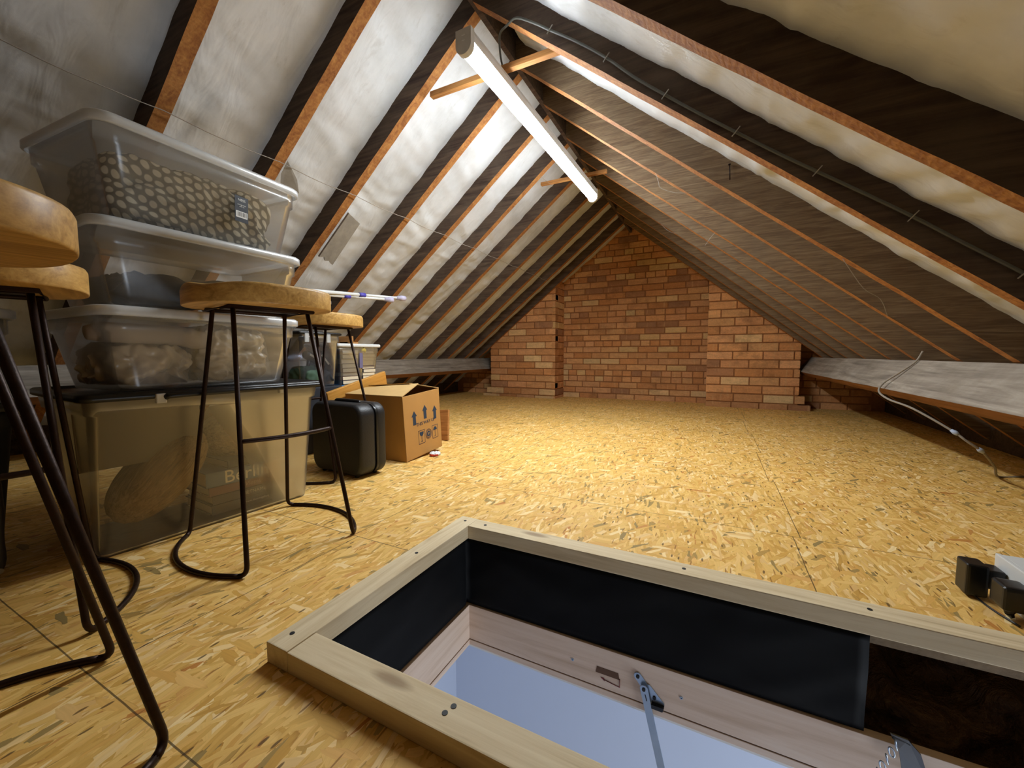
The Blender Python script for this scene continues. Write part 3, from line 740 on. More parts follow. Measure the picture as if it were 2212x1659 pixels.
# ---------------------------------------------------------------- plastic boxes (local: face towards +x, length along y)
def rrect(hx, hy, r, n=6):
    o = []
    for cx, cy, a0 in ((hx-r, hy-r, 0), (-hx+r, hy-r, PI/2), (-hx+r, -hy+r, PI), (hx-r, -hy+r, 3*PI/2)):
        for k in range(n+1): a = a0+PI/2*k/n; o.append((cx+r*math.cos(a), cy+r*math.sin(a)))
    return o
def shell(bm, rings):
    V = [[bm.verts.new((x, y, z)) for x, y in rr] for rr, z in rings]
    for A, B in zip(V[:-1], V[1:]):
        n = len(A)
        for k in range(n): bm.faces.new((A[k], A[(k+1) % n], B[(k+1) % n], B[k])).smooth = True
    return V
def storage_box(name, label, loc, hx, hy, H, taper, r, body, lid, rotz=0, lidh=.024, group=None, ty=None, cat='storage box'):
    ty = taper if ty is None else ty
    t = thing(name, label, cat, loc, rotz, group)
    bm = BM(); bx, by = hx-.014, hy-.014
    V = shell(bm, [(rrect(bx-taper, by-ty, r), .0), (rrect(bx-taper*.93, by-ty*.93, r), .012), (rrect(bx-taper*.15, by-taper*.15, r), H-lidh-.045), (rrect(bx-taper*.1+.004, by-taper*.1+.004, r), H-lidh-.04), (rrect(bx+.002, by+.002, r), H-lidh)])
    bm.faces.new(V[0][::-1]); o = obj('body', bm, body, t); s = o.modifiers.new('s', 'SOLIDIFY'); s.thickness = .0018
    bm = BM()
    V = shell(bm, [(rrect(hx-.005, hy-.005, r), H-lidh-.004), (rrect(hx, hy, r), H-lidh), (rrect(hx, hy, r), H-.006), (rrect(hx-.005, hy-.005, r), H-.001), (rrect(hx-.02, hy-.02, r), H-.001), (rrect(hx-.026, hy-.026, r), H-.008)])
    bm.faces.new(V[-1]); o = obj('lid', bm, lid, t); s = o.modifiers.new('s', 'SOLIDIFY'); s.thickness = .002
    return t
FX = -1.36
GB = 'see-through plastic boxes in the tall stack'
b1 = storage_box('storage_box', 'largest clear plastic box with a black lid, bottom of the tall stack', (FX-.262, .748, 0), .245, .335, .462, .072, .03, MT['pbody2'], MT['blackp'], ty=.018, rotz=D(-4), lidh=.02, group=GB)
for y in (-.17, .17):
    bm = BM(); box(bm, (.238, y-.012, .425), (.252, y+.012, .452), bev=.003); obj('clip', bm, MT['whitep'], b1)
bm = BM(); tube(bm, smooth_path([(.247, -.16, .441), (.256, -.14, .446), (.258, 0, .447), (.256, .29, .447), (.247, .325, .444)], 5), .0085, 12); obj('handle', bm, MT['blackp'], b1)
b2 = storage_box('storage_box', 'clear plastic box packed with wrapping, second from the bottom of the stack', (FX-.215, .712, .463), .215, .278, .226, .035, .045, MT['pbody'], MT['lidp'], group=GB)
b3 = storage_box('storage_box', 'clear plastic box with dark cloth and orange card, second from the top', (FX-.215, .722, .690), .215, .285, .222, .035, .045, MT['pbody'], MT['lidp'], rotz=D(-1.5), group=GB)
b4 = storage_box('storage_box', 'topmost clear plastic box of the stack, holding a patterned fabric', (FX-.205, .716, .913), .215, .288, .243, .035, .045, MT['pbody'], MT['lidp'], rotz=D(3), group=GB)
# label on the top box
t = b4; bm = BM(); box(bm, (.196, .045, .075), (.1972, .087, .155)); lb = obj('product_label', bm, plain('label_navy', '#10141f', .4), t)
lb.matrix_basis = Matrix.Rotation(D(-2), 4, 'X')
bm = BM(); box(bm, (.1972, .048, .088), (.1978, .084, .108)); wl = obj('barcode_panel', bm, MT['whitep'], lb)
for i in range(13):
    if i in (4,): continue
    pass
bm = BM()
for i, wd in enumerate((.0012, .0006, .0018, .0006, .001, .0005, .0016, .0007, .0012, .0005, .001)): box(bm, (.1978, .053+i*.0027, .092), (.1981, .053+i*.0027+wd, .106))
obj('barcode', bm, MT['darkm'], lb)
def MX(x, y, z, rx=0):  # text facing +x, reading along +y
    return Matrix.Translation((x, y, z)) @ Matrix(((0, 0, 1, 0), (1, 0, 0, 0), (0, 1, 0, 0), (0, 0, 0, 1))) @ Matrix.Rotation(rx, 4, 'Z')
text_mesh('lettering', 'NESS', .011, MX(.1978, .066, .143), MT['whitep'], lb, .0003)
text_mesh('lettering', 'storage box\nwith lid', .0055, MX(.1978, .066, .126), MT['whitep'], lb, .0003)

# contents (things of their own)
def lump(name, label, cat, loc, s, mat, **k):
    bm = BM(); blob(bm, (0, 0, 0), s, **k); o = obj(name, bm, mat, None, True); o.location = loc; return tag(o, label, cat)
lump('patterned_fabric', 'crumpled grey fabric printed with cream ovals inside the topmost plastic box', 'fabric', (FX-.205, .712, .913+.102), (.150, .218, .086), MT['oval'], cuts=40, pw=7, amp=.020, fr=13, seed=3)
lump('dark_cloth', 'dark folded cloth inside the second box from the top', 'cloth', (FX-.215, .615, .690+.055), (.14, .10, .042), MT['dkcloth'], cuts=26, pw=5, amp=.02, fr=11, seed=9)
lump('rubber_mat', 'curved dark grey mat lying over the dark cloth, second box from the top', 'mat', (FX-.165, .79, .690+.066), (.09, .10, .052), plain('dark_grey_mat', '#3c3e42', .5, var=.2), cuts=26, pw=2.4, amp=.012, fr=6, seed=19, ridged=False)
bm = BM(); box(bm, (-.07, -.05, 0), (.07, .045, .115), bev=.003)
o = obj('orange_card_box', bm, MT['orange_card']); o.location = (FX-.26, .872, .694); tag(o, 'small orange-brown card box inside the second box from the top', 'box')
lump('bubble_wrap', 'crumpled bubble wrap filling the right half of the second lowest plastic box', 'packing', (FX-.215, .81, .463+.098), (.140, .100, .086), MT['wrap'], cuts=54, pw=4, amp=.024, fr=21, seed=5)
lump('bubble_wrap', 'crumpled bubble wrap filling the left half of the second lowest plastic box', 'packing', (FX-.215, .58, .463+.068), (.140, .095, .055), MT['wrap'], cuts=50, pw=3.4, amp=.030, fr=19, seed=25)
bm = BM(); tube(bm, [(0, -.15, 0), (0, -.12, .004), (0, .05, 0), (0, .1, -.01), (0, .12, -.012)], .03, 22, rads=[.018, .027, .029, .030, .027])
for f in bm.faces: f.smooth = True
o = obj('foam_roll', bm, MT['foam']); o.location = (FX-.10, .59, .463+.155); tag(o, 'grey foam roll lying on the bubble wrap, second lowest plastic box', 'roll')
# bottom box: jute baskets, board, books
def basket(label, loc, rx, ry, rz, rot):
    bm = BM(); n, m_ = 44, 16; R = []
    for j in range(m_+1):
        a = -PI/2+PI*j/m_; rr = math.cos(a)**.7 if math.cos(a) > 0 else 0; z = rz*math.sin(a)
        if 0 < j < m_: R.append([bm.verts.new((rx*rr*math.cos(2*PI*k/n)*(1+.012*math.sin(j*2.5+k)), ry*rr*math.sin(2*PI*k/n)*(1+.012*math.sin(j*2.5+k)), z)) for k in range(n)])
    for A, B in zip(R[:-1], R[1:]):
        for k in range(n): bm.faces.new((A[k], A[(k+1) % n], B[(k+1) % n], B[k])).smooth = True
    bm.faces.new(R[0][::-1]); bm.faces.new(R[-1])
    o = obj('jute_basket', bm, MT['jute']); o.location = loc; o.rotation_euler = rot; tag(o, label, 'basket', 'jute baskets in the bottom box')
basket('flattened jute basket leaning on its side in the left half of the bottom box', (FX-.225, .625, .182), .100, .165, .080, (D(46), D(0), 0))
basket('jute basket lying flat on the books in the right half of the bottom box', (FX-.270, .905, .262), .125, .140, .088, (D(3), 0, 0))
bm = BM(); box(bm, (-.004, -.15, 0), (.004, .145, .2), bev=.002); o = obj('cream_board', bm, MT['cream']); o.location = (FX-.175, .58, .235); o.rotation_euler = (0, D(-8), D(-4)); tag(o, 'plain cream board standing upright in the left half of the bottom box', 'board')
bk = [('dark book at the bottom of the stack, web address on its spine', '#2d2a28', .034, 'www.dacotegallery.com', .011, '#b9b3a6'),
      ('book lettered VIETNAMESE PAINTING on its dark spine, second from the bottom', '#3a302b', .030, 'VIETNAMESE PAINTING', .017, '#b8ac98'),
      ('maroon book with script lettering on its spine, third from the bottom', '#74422f', .030, 'Vietnam', .022, '#b3907a'),
      ('grey-blue book with Berlin in large letters on its spine', '#66788c', .050, 'Berlin', .062, '#e6dfc4'),
      ('thick charcoal book on top of the book stack under the basket', '#2c2c2b', .026, '', .01, '#999999')]
z = .018
for i, (lab, c, th_, tx_, ts, tc) in enumerate(bk):
    yc = .885+(.0, .0, -.005, -.02, .02)[i]; hw = (.155, .150, .155, .145, .12)[i]; xf = FX-.122+(.0, .002, -.002, .004, -.006)[i]
    t = thing('book', lab, 'book', (xf-.1, yc, z), D((-4, -5, -4, -6, -3)[i]), 'books in the bottom box')
    bm = BM(); box(bm, (-.1, -hw, 0), (.1, hw, .0025)); box(bm, (-.1, -hw, th_-.0025), (.1, hw, th_)); box(bm, (.097, -hw, 0), (.1, hw, th_)); obj('cover', bm, plain('cover', c, .5, var=.1), t)
    bm = BM(); box(bm, (-.096, -hw+.004, .0025), (.097, hw-.004, th_-.0025)); obj('pages', bm, MT['paper'], t)
    if tx_:
        text_mesh('lettering', tx_, ts, MX(.1004, (.0, .03, -.01, -.02)[i], th_/2), plain('lettering', tc, .6, var=.02), t, .0003, shear=.3 if tx_ == 'Vietnam' else 0)
    if i == 3:
        bm = BM(); box(bm, (.1001, .035, .002), (.10025, .095, th_-.002)); obj('picture', bm, plain('spine_picture', '#9c6a4c', .5, var=.5, scale=30), t)
    z += th_+.001

# dark things at the far left
bx = storage_box('storage_box', 'dim grey-lidded plastic box in the dark at the far left, behind the stools', (-1.84, .12, .44), .22, .25, .24, .03, .04, MT['pbody'], MT['lidp'], group=GB)
bx = storage_box('storage_box', 'dim plastic box under another one in the dark corner at the far left', (-1.84, .12, 0), .22, .25, .44, .04, .04, MT['dkcloth'], MT['blackp'], group=GB)
t = thing('printed_bag', 'dark bag printed with red shapes, pale ovals and a ring, behind the nearest stools', 'bag', (-1.545, .155, 0))
bm = BM(); blob(bm, (-.03, 0, .20), (.06, .14, .20), cuts=20, pw=6, amp=.006, fr=8, seed=2); obj('body', bm, plain('bag_dark', '#15100f', .5, var=.5, scale=8), t)
PP = plain('pale_print', '#6a6051', .7)
for k, (a, b_, rr) in enumerate([(-.10, .035, .020), (-.055, .037, .020), (-.008, .040, .021), (.04, .043, .020), (.085, .05, .017), (.118, .045, .010), (.03, .215, .014), (.09, .245, .012), (.115, .16, .009), (.07, .30, .012)]):
    bm = BM(); flat(bm, [(.038-.004, a+rr*math.cos(2*PI*i/16), b_+rr*.72*math.sin(2*PI*i/16)) for i in range(16)], .003, (1, 0, 0)); obj('oval_print', bm, PP, t)
bm = BM()
for a, b_, c_, d_ in ((-.12, .065, .12, .10), (-.12, .12, .06, .19), (.03, .14, .115, .155), (.05, .19, .11, .225)): box(bm, (.033, a, b_), (.0355, c_, d_))
obj('red_print', bm, plain('red_print', '#3d1411', .6, var=.5, scale=20), t)
bm = BM(); tube(bm, [(.038, -.075+.078*math.cos(2*PI*i/40), .135+.078*math.sin(2*PI*i/40)) for i in range(40)], .0012, 6, closed=True); obj('ring_print', bm, MT['paper'], t)
text_mesh('lettering', 'ISH', .042, MX(.0375, -.045, .13, -PI/2), MT['paper'], t, .0006)

# ---------------------------------------------------------------- far group
# dark support box, smoky clear box, tray box, book box
bm = BM(); box(bm, (-.17, -.14, 0), (.17, .14, .375), bev=.006); o = obj('dark_crate', bm, MT['dkcloth']); o.location = (-2.19, 1.575, 0); tag(o, 'plain dark crate on the floor under the smoky clear box', 'crate')
b5 = storage_box('clear_box', 'smoky clear box with black lid behind the stools, holding a green bag', (-2.18, 1.575, .376), .175, .145, .315, .022, .02, MT['pclear'], MT['blackp'], lidh=.014)
for y in (-.1, .04):
    bm = BM(); box(bm, (.172, y-.012, .255), (.181, y+.012, .303), bev=.002); obj('clip', bm, MT['lidp'], b5)
lump('green_bag', 'green fabric bag inside the smoky clear box', 'bag', (-2.10, 1.53, .376+.062), (.07, .08, .055), MT['green'], cuts=22, pw=3, amp=.015, fr=14, seed=8)
lump('dark_cloth', 'dark cloth at the bottom of the smoky clear box, right of the green bag', 'cloth', (-2.13, 1.645, .376+.05), (.09, .04, .045), MT['dkcloth'], cuts=18, pw=4, amp=.012, fr=14, seed=12)
for k, (y, z, a, lab) in enumerate(((1.56, .56, -28, 'black hair dryer with a pale stripe inside the smoky clear box, left one'), (1.625, .545, -50, 'black hair dryer inside the smoky clear box, right one'))):
    t = thing('hair_dryer', lab, 'hair dryer', (-2.07, y, z-.02)); t.rotation_euler = (D(a), 0, 0)
    bm = BM(); tube(bm, [(0, -.06, 0), (0, -.05, 0), (0, 0, 0), (0, .05, 0), (0, .065, 0)], .02, 18, rads=[.018, .026, .027, .021, .018]); obj('barrel', bm, MT['blackp'], t)
    bm = BM(); tube(bm, [(0, -.02, -.02), (0, -.01, -.05), (0, .0, -.085)], .011, 12); obj('handle', bm, MT['blackp'], t)
    bm = BM(); box(bm, (.0205, -.045, -.004), (.0275, .03, .008), bev=.002); obj('stripe', bm, MT['paper'], t)
b6 = storage_box('tray_box', 'shallow milky white box standing on the black-lidded clear box, poles across its lid', (-2.13, 1.525, .692), .13, .125, .185, .02, .02, MT['pbody2'], MT['lidp'], lidh=.022)
# poles
for k, (A, B, lab) in enumerate((((-2.06, 1.22, .902), (-2.0, 2.262, .963), 'longer white telescopic pole with a blue collar, lying over the milky box'),
                                 ((-2.10, 1.20, .892), (-2.0, 2.14, .938), 'shorter white telescopic pole with a blue collar, lower of the two'))):
    A, B = Vector(A), Vector(B); L_ = (B-A).length; d = (B-A)/L_
    t = thing('telescopic_pole', lab, 'pole', A, group='white telescopic poles'); q = lambda f: d*(L_*f)
    bm = BM(); tube(bm, [q(0), q(.62)], .0105, 14); obj('outer_tube', bm, MT['whitep'], t)
    bm = BM(); tube(bm, [q(.60), q(.95)], .0085, 14); obj('inner_tube', bm, MT['whitep'], t)
    bm = BM(); f = .62 if k == 0 else .60; tube(bm, [q(f), q(f+.045)], .014, 14); obj('collar', bm, MT['purple'], t)
    bm = BM(); tube(bm, [q(.925), q(.96), q(.962), q(1.0)], .015, 14, rads=[.012, .015, .019, .0185]); obj('rubber_foot', bm, MT['lav'], t)
# box of books
bb = storage_box('book_box', 'clear box with a white lid full of books laid flat, near the left eaves', (-2.30, 1.97, .33), .17, .185, .305, .02, .015, MT['pclear'], MT['whitep'], lidh=.02)
bm = BM(); box(bm, (-.17, -.18, 0), (.17, .18, .31), bev=.004); o = obj('brown_crate', bm, MT['card']); o.location = (-2.30, 1.97, .015); tag(o, 'cardboard box on the floor under the clear box of books', 'box')
bm = BM(); V = shell(bm, [(rrect(.155, .165, .01), 0), (rrect(.16, .17, .01), .03)]); bm.faces.new(V[0][::-1]); o = obj('blue_tray', bm, MT['bluep']); o.location = (-2.30, 1.97, .333)
s = o.modifiers.new('s', 'SOLIDIFY'); s.thickness = .002; tag(o, 'shallow blue tray at the bottom of the clear box of books', 'tray')
random.seed(11)
for st_, (yc, hw) in enumerate(((1.905, .066), (2.058, .055))):
    z = .342; k = 0
    while z < .33+.26:
        th_ = random.uniform(.018, .034); xo, yo = random.uniform(-.006, .004), random.uniform(-.006, .006)
        pos = ['lowest', 'second', 'third', 'fourth', 'fifth', 'sixth', 'seventh', 'eighth', 'ninth', 'tenth', 'eleventh', 'twelfth', 'thirteenth'][k]
        t = thing('book', f'book with its page edges outwards, {pos} from the bottom of the {"left" if st_ == 0 else "right"} pile in the white-lidded clear box', 'book', (-2.215+xo, yc+yo, z), 0, 'books in the white-lidded clear box')
        t['label'] = f'pale book, {pos} from the bottom of the {"left" if st_ == 0 else "right"} pile, white-lidded clear box'
        bm = BM(); box(bm, (-.06, -hw+.003, .0015), (.058, hw, th_-.0015)); obj('pages', bm, MT['paper'], t)
        bm = BM(); box(bm, (-.061, -hw, 0), (.06, hw+.001, .0014)); box(bm, (-.061, -hw, th_-.0014), (.06, hw+.001, th_)); box(bm, (-.061, -hw, 0), (.06, -hw+.0015, th_)); obj('cover', bm, plain('cover', random.choice(['#3b3f4a', '#8a8478', '#c2b8a0', '#5b2f2a', '#2f4a5c', '#b7b0a2']), .5), t)
        z += th_+.0008; k += 1
bm = BM(); box(bm, (-.002, -.014, 0), (.002, .014, .11), bev=.001); o = obj('purple_ruler', bm, plain('grey_purple', '#6d6788', .6)); o.location = (-2.148, 1.985, .47); tag(o, 'grey-purple strip standing between the two piles in the clear box of books', 'strip')
bm = BM(); flat(bm, [(-2.146, 1.985, .59), (-2.146, 2.02, .575), (-2.146, 2.03, .595), (-2.146, 2.01, .61)], .003, (1, 0, 0)); tag(obj('yellow_note', bm, plain('yellow', '#c9ac3c', .7)), 'small yellow paper among the books under the white lid', 'note')
# wooden offcuts on the book box
bm = BM(); box(bm, (-.08, -.03, 0), (.06, -.018, .05), bev=.001); box(bm, (-.06, -.03, 0), (.02, .06, .012), bev=.001)
o = obj('wood_offcut', bm, MT['collar']); o.location = (-2.26, 1.99, .637); tag(o, 'small wooden offcut lying on the white lid of the book box', 'wood')

# plank lying over the carton
bm = BM(); box(bm, (-.011, -.215, 0), (.011, .217, .111), bev=.004, seg=3)
o = obj('oak_plank', bm, MT['plankw']); o.location = (-1.842, 1.687, .300); o.rotation_euler = (D(13.5), D(4), 0); tag(o, 'golden oak plank leaning on edge between the clear boxes and the cardboard carton', 'plank')
# carton
t = thing('carton', 'brown cardboard carton printed THIS WAY UP with arrows, standing beside the black case', 'carton', (-1.415, 1.74, 0), D(-1))
t.rotation_euler = (D(4.2), 0, D(1)); t.location = (-1.415, 1.745, .012)
CH, CW, CDp = .345, .157, .40
bm = BM(); th_ = .004
for lo, hi in (((-th_, -CW, 0), (0, CW, CH)), ((-CDp, -CW, 0), (-CDp+th_, CW, CH)), ((-CDp, -CW, 0), (0, -CW+th_, CH)), ((-CDp, CW-th_, 0), (0, CW, CH)), ((-CDp, -CW, 0), (0, CW, th_))): box(bm, lo, hi, bev=.001, seg=1)
obj('body', bm, MT['card'], t)
bm = BM(); flat(bm, [(0, -CW, CH), (-CDp, -CW, CH), (-CDp, -CW+.15, CH+.012), (-.02, -CW+.16, CH+.045)], .004, (0, 0, 1)); obj('flap', bm, MT['card2'], t)
bm = BM(); flat(bm, [(0, CW, CH), (-CDp, CW, CH), (-CDp, CW-.14, CH+.02), (-.07, CW-.17, CH+.048)], .004, (0, 0, 1)); obj('flap', bm, MT['card2'], t)
def ink(name, polys, par=t, y=0):
    bm = BM()
    for p in polys: flat(bm, [(.0004, a, b_) for a, b_ in p], .0006, (1, 0, 0))
    return obj(name, bm, MT['ink'], par)
def arrow(yc, z0, h, w_):
    return [(yc-w_*.27, z0), (yc+w_*.27, z0), (yc+w_*.27, z0+h*.62), (yc+w_*.5, z0+h*.6), (yc, z0+h), (yc-w_*.5, z0+h*.6), (yc-w_*.27, z0+h*.62)]
for yc, z0 in ((-.074, .180), (.017, .197), (.104, .178)): ink('printed_arrow', [arrow(yc, z0, .076, .044)])
text_mesh('printed_words', 'THIS WAY UP', .0265, MX(.0006, .020, .176), MT['ink'], t, .0004)
def rectline(y0, z0, y1, z1, w_=.002):
    return [[(y0, z0), (y1, z0), (y1, z0+w_), (y0, z0+w_)], [(y0, z1-w_), (y1, z1-w_), (y1, z1), (y0, z1)], [(y0, z0), (y0+w_, z0), (y0+w_, z1), (y0, z1)], [(y1-w_, z0), (y1, z0), (y1, z1), (y1-w_, z1)]]
gy, gz = -.022, .069
ink('printed_glass', rectline(gy-.027, gz-.003, gy+.027, gz+.072)+[[(gy-.017, gz+.062), (gy-.015, gz+.048), (gy-.006, gz+.039), (gy+.006, gz+.039), (gy+.015, gz+.048), (gy+.017, gz+.062)], [(gy-.0014, gz+.010), (gy+.0014, gz+.010), (gy+.0014, gz+.04), (gy-.0014, gz+.04)], [(gy-.009, gz+.008), (gy+.009, gz+.008), (gy+.003, gz+.012), (gy-.003, gz+.012)]])
def ringp(yc, zc, r0, r1, n=28):
    return [[(yc+r0*math.cos(2*PI*i/n), zc+r0*math.sin(2*PI*i/n)), (yc+r1*math.cos(2*PI*i/n), zc+r1*math.sin(2*PI*i/n)), (yc+r1*math.cos(2*PI*(i+1)/n), zc+r1*math.sin(2*PI*(i+1)/n)), (yc+r0*math.cos(2*PI*(i+1)/n), zc+r0*math.sin(2*PI*(i+1)/n))] for i in range(n)]
lg = ink('printed_logo', ringp(.038, .106, .0265, .028)+ringp(.038, .106, .020, .0225)+ringp(.038, .106, 0.0001, .0155))
text_mesh('lettering', 'SP', .016, MX(.0012, .038, .106), MT['card2'], lg, .0003)
uy, uz = .098, .071
ink('printed_umbrella', rectline(uy-.026, uz-.003, uy+.026, uz+.072)+[[(uy+.0165*math.cos(PI*i/12), uz+.043+.019*math.sin(PI*i/12)) for i in range(13)], [(uy-.001, uz+.012), (uy+.001, uz+.012), (uy+.001, uz+.044), (uy-.001, uz+.044)], [(uy-.008, uz+.006), (uy, uz+.006), (uy, uz+.012), (uy-.002, uz+.012), (uy-.004, uz+.009), (uy-.008, uz+.009)]])
# board end behind the carton
bm = BM(); box(bm, (-.15, -.008, 0), (.0, .008, .2), bev=.003); o = obj('board_offcut', bm, MT['collar']); o.location = (-1.53, 2.12, 0.004); o.rotation_euler = (D(-8), D(-5), D(-6)); tag(o, 'pale board end showing behind the right side of the carton', 'board')
# crumpled wrapper
bm = BM(); blob(bm, (0, 0, .008), (.022, .026, .008), cuts=10, pw=2.2, amp=.012, fr=60, seed=4); o = obj('wrapper', bm, [MT['whitep'], MT['red']]); o.location = (-1.375, 1.775, .001); tag(o, 'tiny crumpled red and white wrapper at the foot of the carton', 'wrapper')
for p in o.data.polygons:
    if p.center.y < .004 and p.center.z < .012: p.material_index = 1

# black hard case
t = thing('hard_case', 'black rounded hard travel case standing on the floor in front of the carton', 'case', (-1.560, 1.352, 0), D(-4))
def rbox(bm, hx, hy, z0, z1, r, b_):
    n = 8; cz = (z0+z1)/2; hz = (z1-z0)/2
    prof = rrect(hx, hz, r, n)
    ys = [(-hy, .0), (-hy+b_*.25, .6), (-hy+b_, 1), (hy-b_, 1), (hy-b_*.25, .6), (hy, 0)]
    V = []
    for y, k in ys:
        ins = b_*(1-k)*.8; V.append([bm.verts.new((x*(hx-ins)/hx, y, cz+z*(hz-ins)/hz)) for x, z in prof])
    for A, B in zip(V[:-1], V[1:]):
        m_ = len(A)
        for k in range(m_): bm.faces.new((A[k], A[(k+1) % m_], B[(k+1) % m_], B[k])).smooth = True
    bm.faces.new(V[0][::-1]); bm.faces.new(V[-1])
bm = BM(); rbox(bm, .178, .046, .008, .338, .055, .016); bmesh.ops.translate(bm, vec=(0, -.0285, 0), verts=bm.verts); obj('front_shell', bm, MT['casep'], t)
bm = BM(); rbox(bm, .178, .026, .008, .338, .055, .010); bmesh.ops.translate(bm, vec=(0, .047, 0), verts=bm.verts); obj('back_shell', bm, MT['casep'], t)
bm = BM(); rbox(bm, .180, .006, .011, .335, .052, .001); bmesh.ops.translate(bm, vec=(0, .0195, 0), verts=bm.verts); obj('seam_band', bm, MT['blackp'], t)
bm = BM(); tube(bm, smooth_path([(-.085, .0, .334), (-.075, 0, .342), (0, 0, .343), (.075, 0, .342), (.085, 0, .334)], 5), .0085, 10); obj('handle', bm, MT['blackp'], t)
for x, y in ((-.12, -.05), (.12, -.05), (-.12, .05), (.12, .05)):
    bm = BM(); bmesh.ops.create_cone(bm, cap_ends=True, segments=12, radius1=.01, radius2=.01, depth=.012, matrix=Matrix.Translation((x, y, .0061))); obj('foot', bm, MT['blackp'], t)

# ---------------------------------------------------------------- roof details
# dusty string running under the left rafters
pts = []
for i in range(90):
    y = .2+4.2*i/89; pts.append((-1.752+.004*noise.noise(Vector((y*3, 0, 0))), y, 1.415-.010*abs(math.sin((y-.365)/.41*PI))+.003*noise.noise(Vector((y*9, 4, 0)))))
bm = BM(); tube(bm, pts, .0017, 6); tag(obj('string', bm, MT['string']), 'thin dusty string running across the undersides of the left rafters', 'string')
def on_l(x, y, d=.0): return Vector((x, y, zl(x)))+Vector((TL, 0, -1)).normalized()*d
# fibre strip by the third rafter
P = [on_l(-1.845, 1.640, .004), on_l(-1.87, 1.735, .012), on_l(-2.13, 1.752, .012), on_l(-2.122, 1.728, .012), on_l(-2.112, 1.712, .01), on_l(-2.118, 1.69, .008), on_l(-2.098, 1.672, .006), on_l(-2.108, 1.645, .004)]
bm = BM(); flat(bm, P, .012, (.62, 0, -.78)); tag(obj('fibre_strip', bm, MT['grey_strip']), 'ragged grey fibre strip hanging beside the third left rafter, above the white poles', 'strip')
P = [on_l(-1.745, 1.222, .004), on_l(-1.80, 1.225, .004), on_l(-1.87, 1.262, .01), on_l(-1.835, 1.325, .03), on_l(-1.79, 1.29, .02)]
bm = BM(); flat(bm, P, .0015, (.62, 0, -.78)); tag(obj('paper_scrap', bm, MT['grey_strip']), 'thin grey scrap hanging by the string above the right end of the top box', 'scrap')
# cable with clips on the second right rafter
cy = 1.5015
cp = [(-.593, 1.780), (-.49, 1.706), (-.377, 1.613), (-.28, 1.52), (-.176, 1.432), (-.07, 1.345), (.038, 1.261), (.15, 1.174), (.253, 1.098), (.36, 1.02), (.472, .936), (.58, .85), (.69, .764), (.80, .67)]
pts = [(-.862, 1.668, 1.768), (-.868, 1.655, 1.80), (-.868, 1.62, 1.845), (-.84, 1.56, 1.885), (-.79, 1.525, 1.880), (-.73, 1.495, 1.868), (-.65, 1.497, 1.82)]+[(x, cy, z) for x, z in cp]
t = thing('cable', 'grey cable looping from the lamp and clipped down the side of a right rafter', 'cable', (-.593, cy, 1.78)); L = Vector(t.location)
bm = BM(); tube(bm, smooth_path([Vector(p)-L for p in pts], 4), .0046, 8); obj('flex', bm, MT['cable'], t)
for x, z in ((-.593, 1.780), (-.377, 1.613), (-.176, 1.432), (.038, 1.261), (.253, 1.098), (.472, .936), (.69, .764)):
    bm = BM(); c = Vector((x, cy-.004, z))-L; box(bm, (-.0013, -.0025, -.017), (.0013, .0015, .017), M=Matrix.Translation(c) @ Matrix.Rotation(D(40), 4, 'Y')); obj('clip', bm, MT['steel'], t)
# nail
bm = BM(); tube(bm, [(.03, 1.912, 1.33), (.033, 1.905, 1.268)], .0022, 8); tube(bm, [(.03, 1.912, 1.33), (.03, 1.912, 1.333)], .005, 8); tag(obj('nail', bm, MT['iron']), 'rusty nail standing out of the third right rafter', 'nail')
# cable hanging over the right purlin down to the floor
pts = [(.895, 2.62, .575), (.872, 2.62, .525), (.820, 2.64, .468), (.772, 2.66, .418), (.742, 2.62, .376), (.752, 2.52, .345), (.80, 2.40, .318), (.89, 2.30, .245), (.93, 2.27, .205), (.98, 2.28, .165), (1.07, 2.40, .085), (1.17, 2.586, .006), (1.30, 2.66, .006)]
bm = BM(); sp = smooth_path(pts, 6); tube(bm, sp, .0045, 8)
t = thing('hanging_cable', 'pale twisted cable hanging over the right purlin down to the floor', 'cable', (1.17, 2.586, 0)); bmesh.ops.translate(bm, vec=-Vector(t.location), verts=bm.verts); obj('flex', bm, MT['string'], t)
for a in (.90, .965):
    bm = BM(); i = min(range(len(sp)), key=lambda k: abs(sp[k].x-a)); tube(bm, [sp[i-1]-Vector(t.location), sp[i]-Vector(t.location), sp[i+1]-Vector(t.location)], .009, 8, rads=[.006, .010, .006]); obj('tape_wrap', bm, plain('pale_blue_tape', '#aab6cc', .5), t)
# cobwebs
def web(pts, lab):
    bm = BM(); tube(bm, smooth_path(pts, 5), .0011, 5); tag(obj('cobweb', bm, MT['cob']), lab, 'cobweb', 'cobweb strands in the roof')
def on_r(x, y, d=.0): return Vector((x, y, zr(x)))+Vector((-TR, 0, -1)).normalized()*d
web([on_r(-.30, 2.27, .004), on_r(-.27, 2.27, .03), on_r(-.25, 2.28, .045), on_r(-.2, 2.29, .03), on_r(-.15, 2.28, .003)], 'cobweb strand hanging from the fourth right rafter, right of the lamp tip')
web([on_r(-.02, 2.69, .002), on_r(-.02, 2.69, .04), on_r(-.018, 2.7, .085)], 'vertical cobweb strand hanging from the fifth right rafter')
web([on_r(.42, 1.93, .002), on_r(.52, 2.0, .03), on_r(.58, 2.05, .02), on_r(.66, 2.28, .002)], 'cobweb strand stretched between two right rafters above the purlin')
web([on_l(-1.19, 2.83, .002), on_l(-1.18, 2.88, .05), on_l(-1.175, 2.90, .095)], 'cobweb strand hanging by the far collar tie')
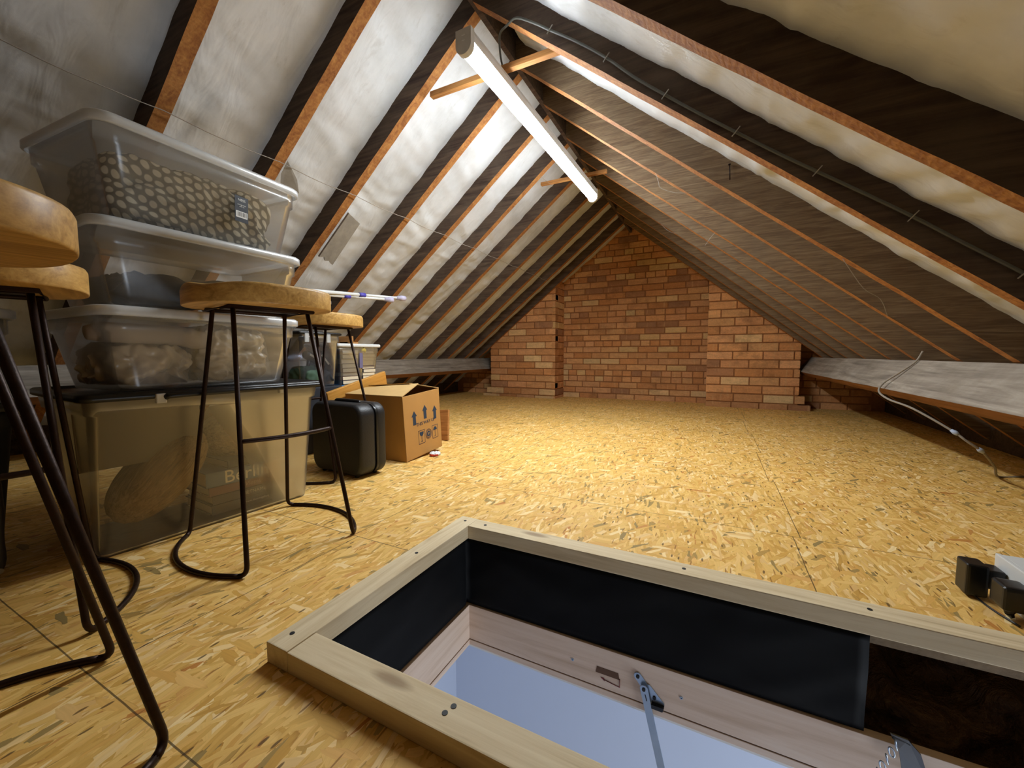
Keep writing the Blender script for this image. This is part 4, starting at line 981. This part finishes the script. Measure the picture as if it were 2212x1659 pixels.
web([(-.42, 3.45, 1.60), (-.36, 3.43, 1.53), (-.30, 3.44, 1.50), (-.25, 3.46, 1.49)], 'looping cobweb strand on a right rafter close to the gable')
web([on_l(-2.70, 3.23, .002), on_l(-2.66, 3.26, .02), on_l(-2.71, 3.30, .03), on_l(-2.73, 3.4, .01)], 'curled cobweb strand at the foot of a left rafter above the purlin')

# ---------------------------------------------------------------- socket box with plugs
sx, sy, sw, sh = .601, 1.318, .146, .094
t = thing('socket_box', 'white double socket box on the boards beside the far hatch batten', 'socket', (sx, sy-sw/2, 0))
bm = BM(); box(bm, (.008, -sw/2, .002), (.055, sw/2, .002+sh), bev=.003); obj('back_box', bm, MT['whitep'], t)
bm = BM(); box(bm, (0, -sw/2-.001, .001), (.009, sw/2+.001, .003+sh), bev=.002); obj('face_plate', bm, MT['whitep'], t)
for y in (.012, -.008):
    bm = BM(); box(bm, (-.004, y-.006, .052), (.002, y+.006, .078), M=Matrix.Translation((0, 0, 0)) @ Matrix.Rotation(D(6), 4, 'Y'), bev=.001); obj('switch', bm, MT['whitep'], t)
t = thing('power_adaptor', 'black power adaptor plugged into the white socket box, left of the plug', 'adaptor', (sx-.035, sy-.03, .04))
bm = BM(); box(bm, (-.032, -.024, -.034), (.006, .024, .040), bev=.006, seg=3); obj('body', bm, MT['blackp'], t)
bm = BM(); box(bm, (.0, -.022, -.012), (.033, .022, .032), bev=.006, seg=3); obj('plug', bm, MT['blackp'], t)
bm = BM(); tube(bm, smooth_path([(-.012, .0, -.03), (-.012, 0, -.036), (-.005, -.06, -.038), (.01, -.12, -.036)], 4), .0022, 8); obj('lead', bm, MT['blackp'], t)
t = thing('mains_plug', 'black mains plug in the white socket box at the right edge of the frame', 'plug', (sx-.012, sy-.115, .04))
bm = BM(); box(bm, (-.034, -.026, -.016), (.011, .026, .036), bev=.008, seg=3); obj('body', bm, MT['blackp'], t)
bm = BM(); tube(bm, [(-.012, 0, -.018), (-.012, 0, -.030), (-.008, -.004, -.036)], .007, 12, rads=[.011, .007, .0035]); obj('cord_grip', bm, MT['blackp'], t)
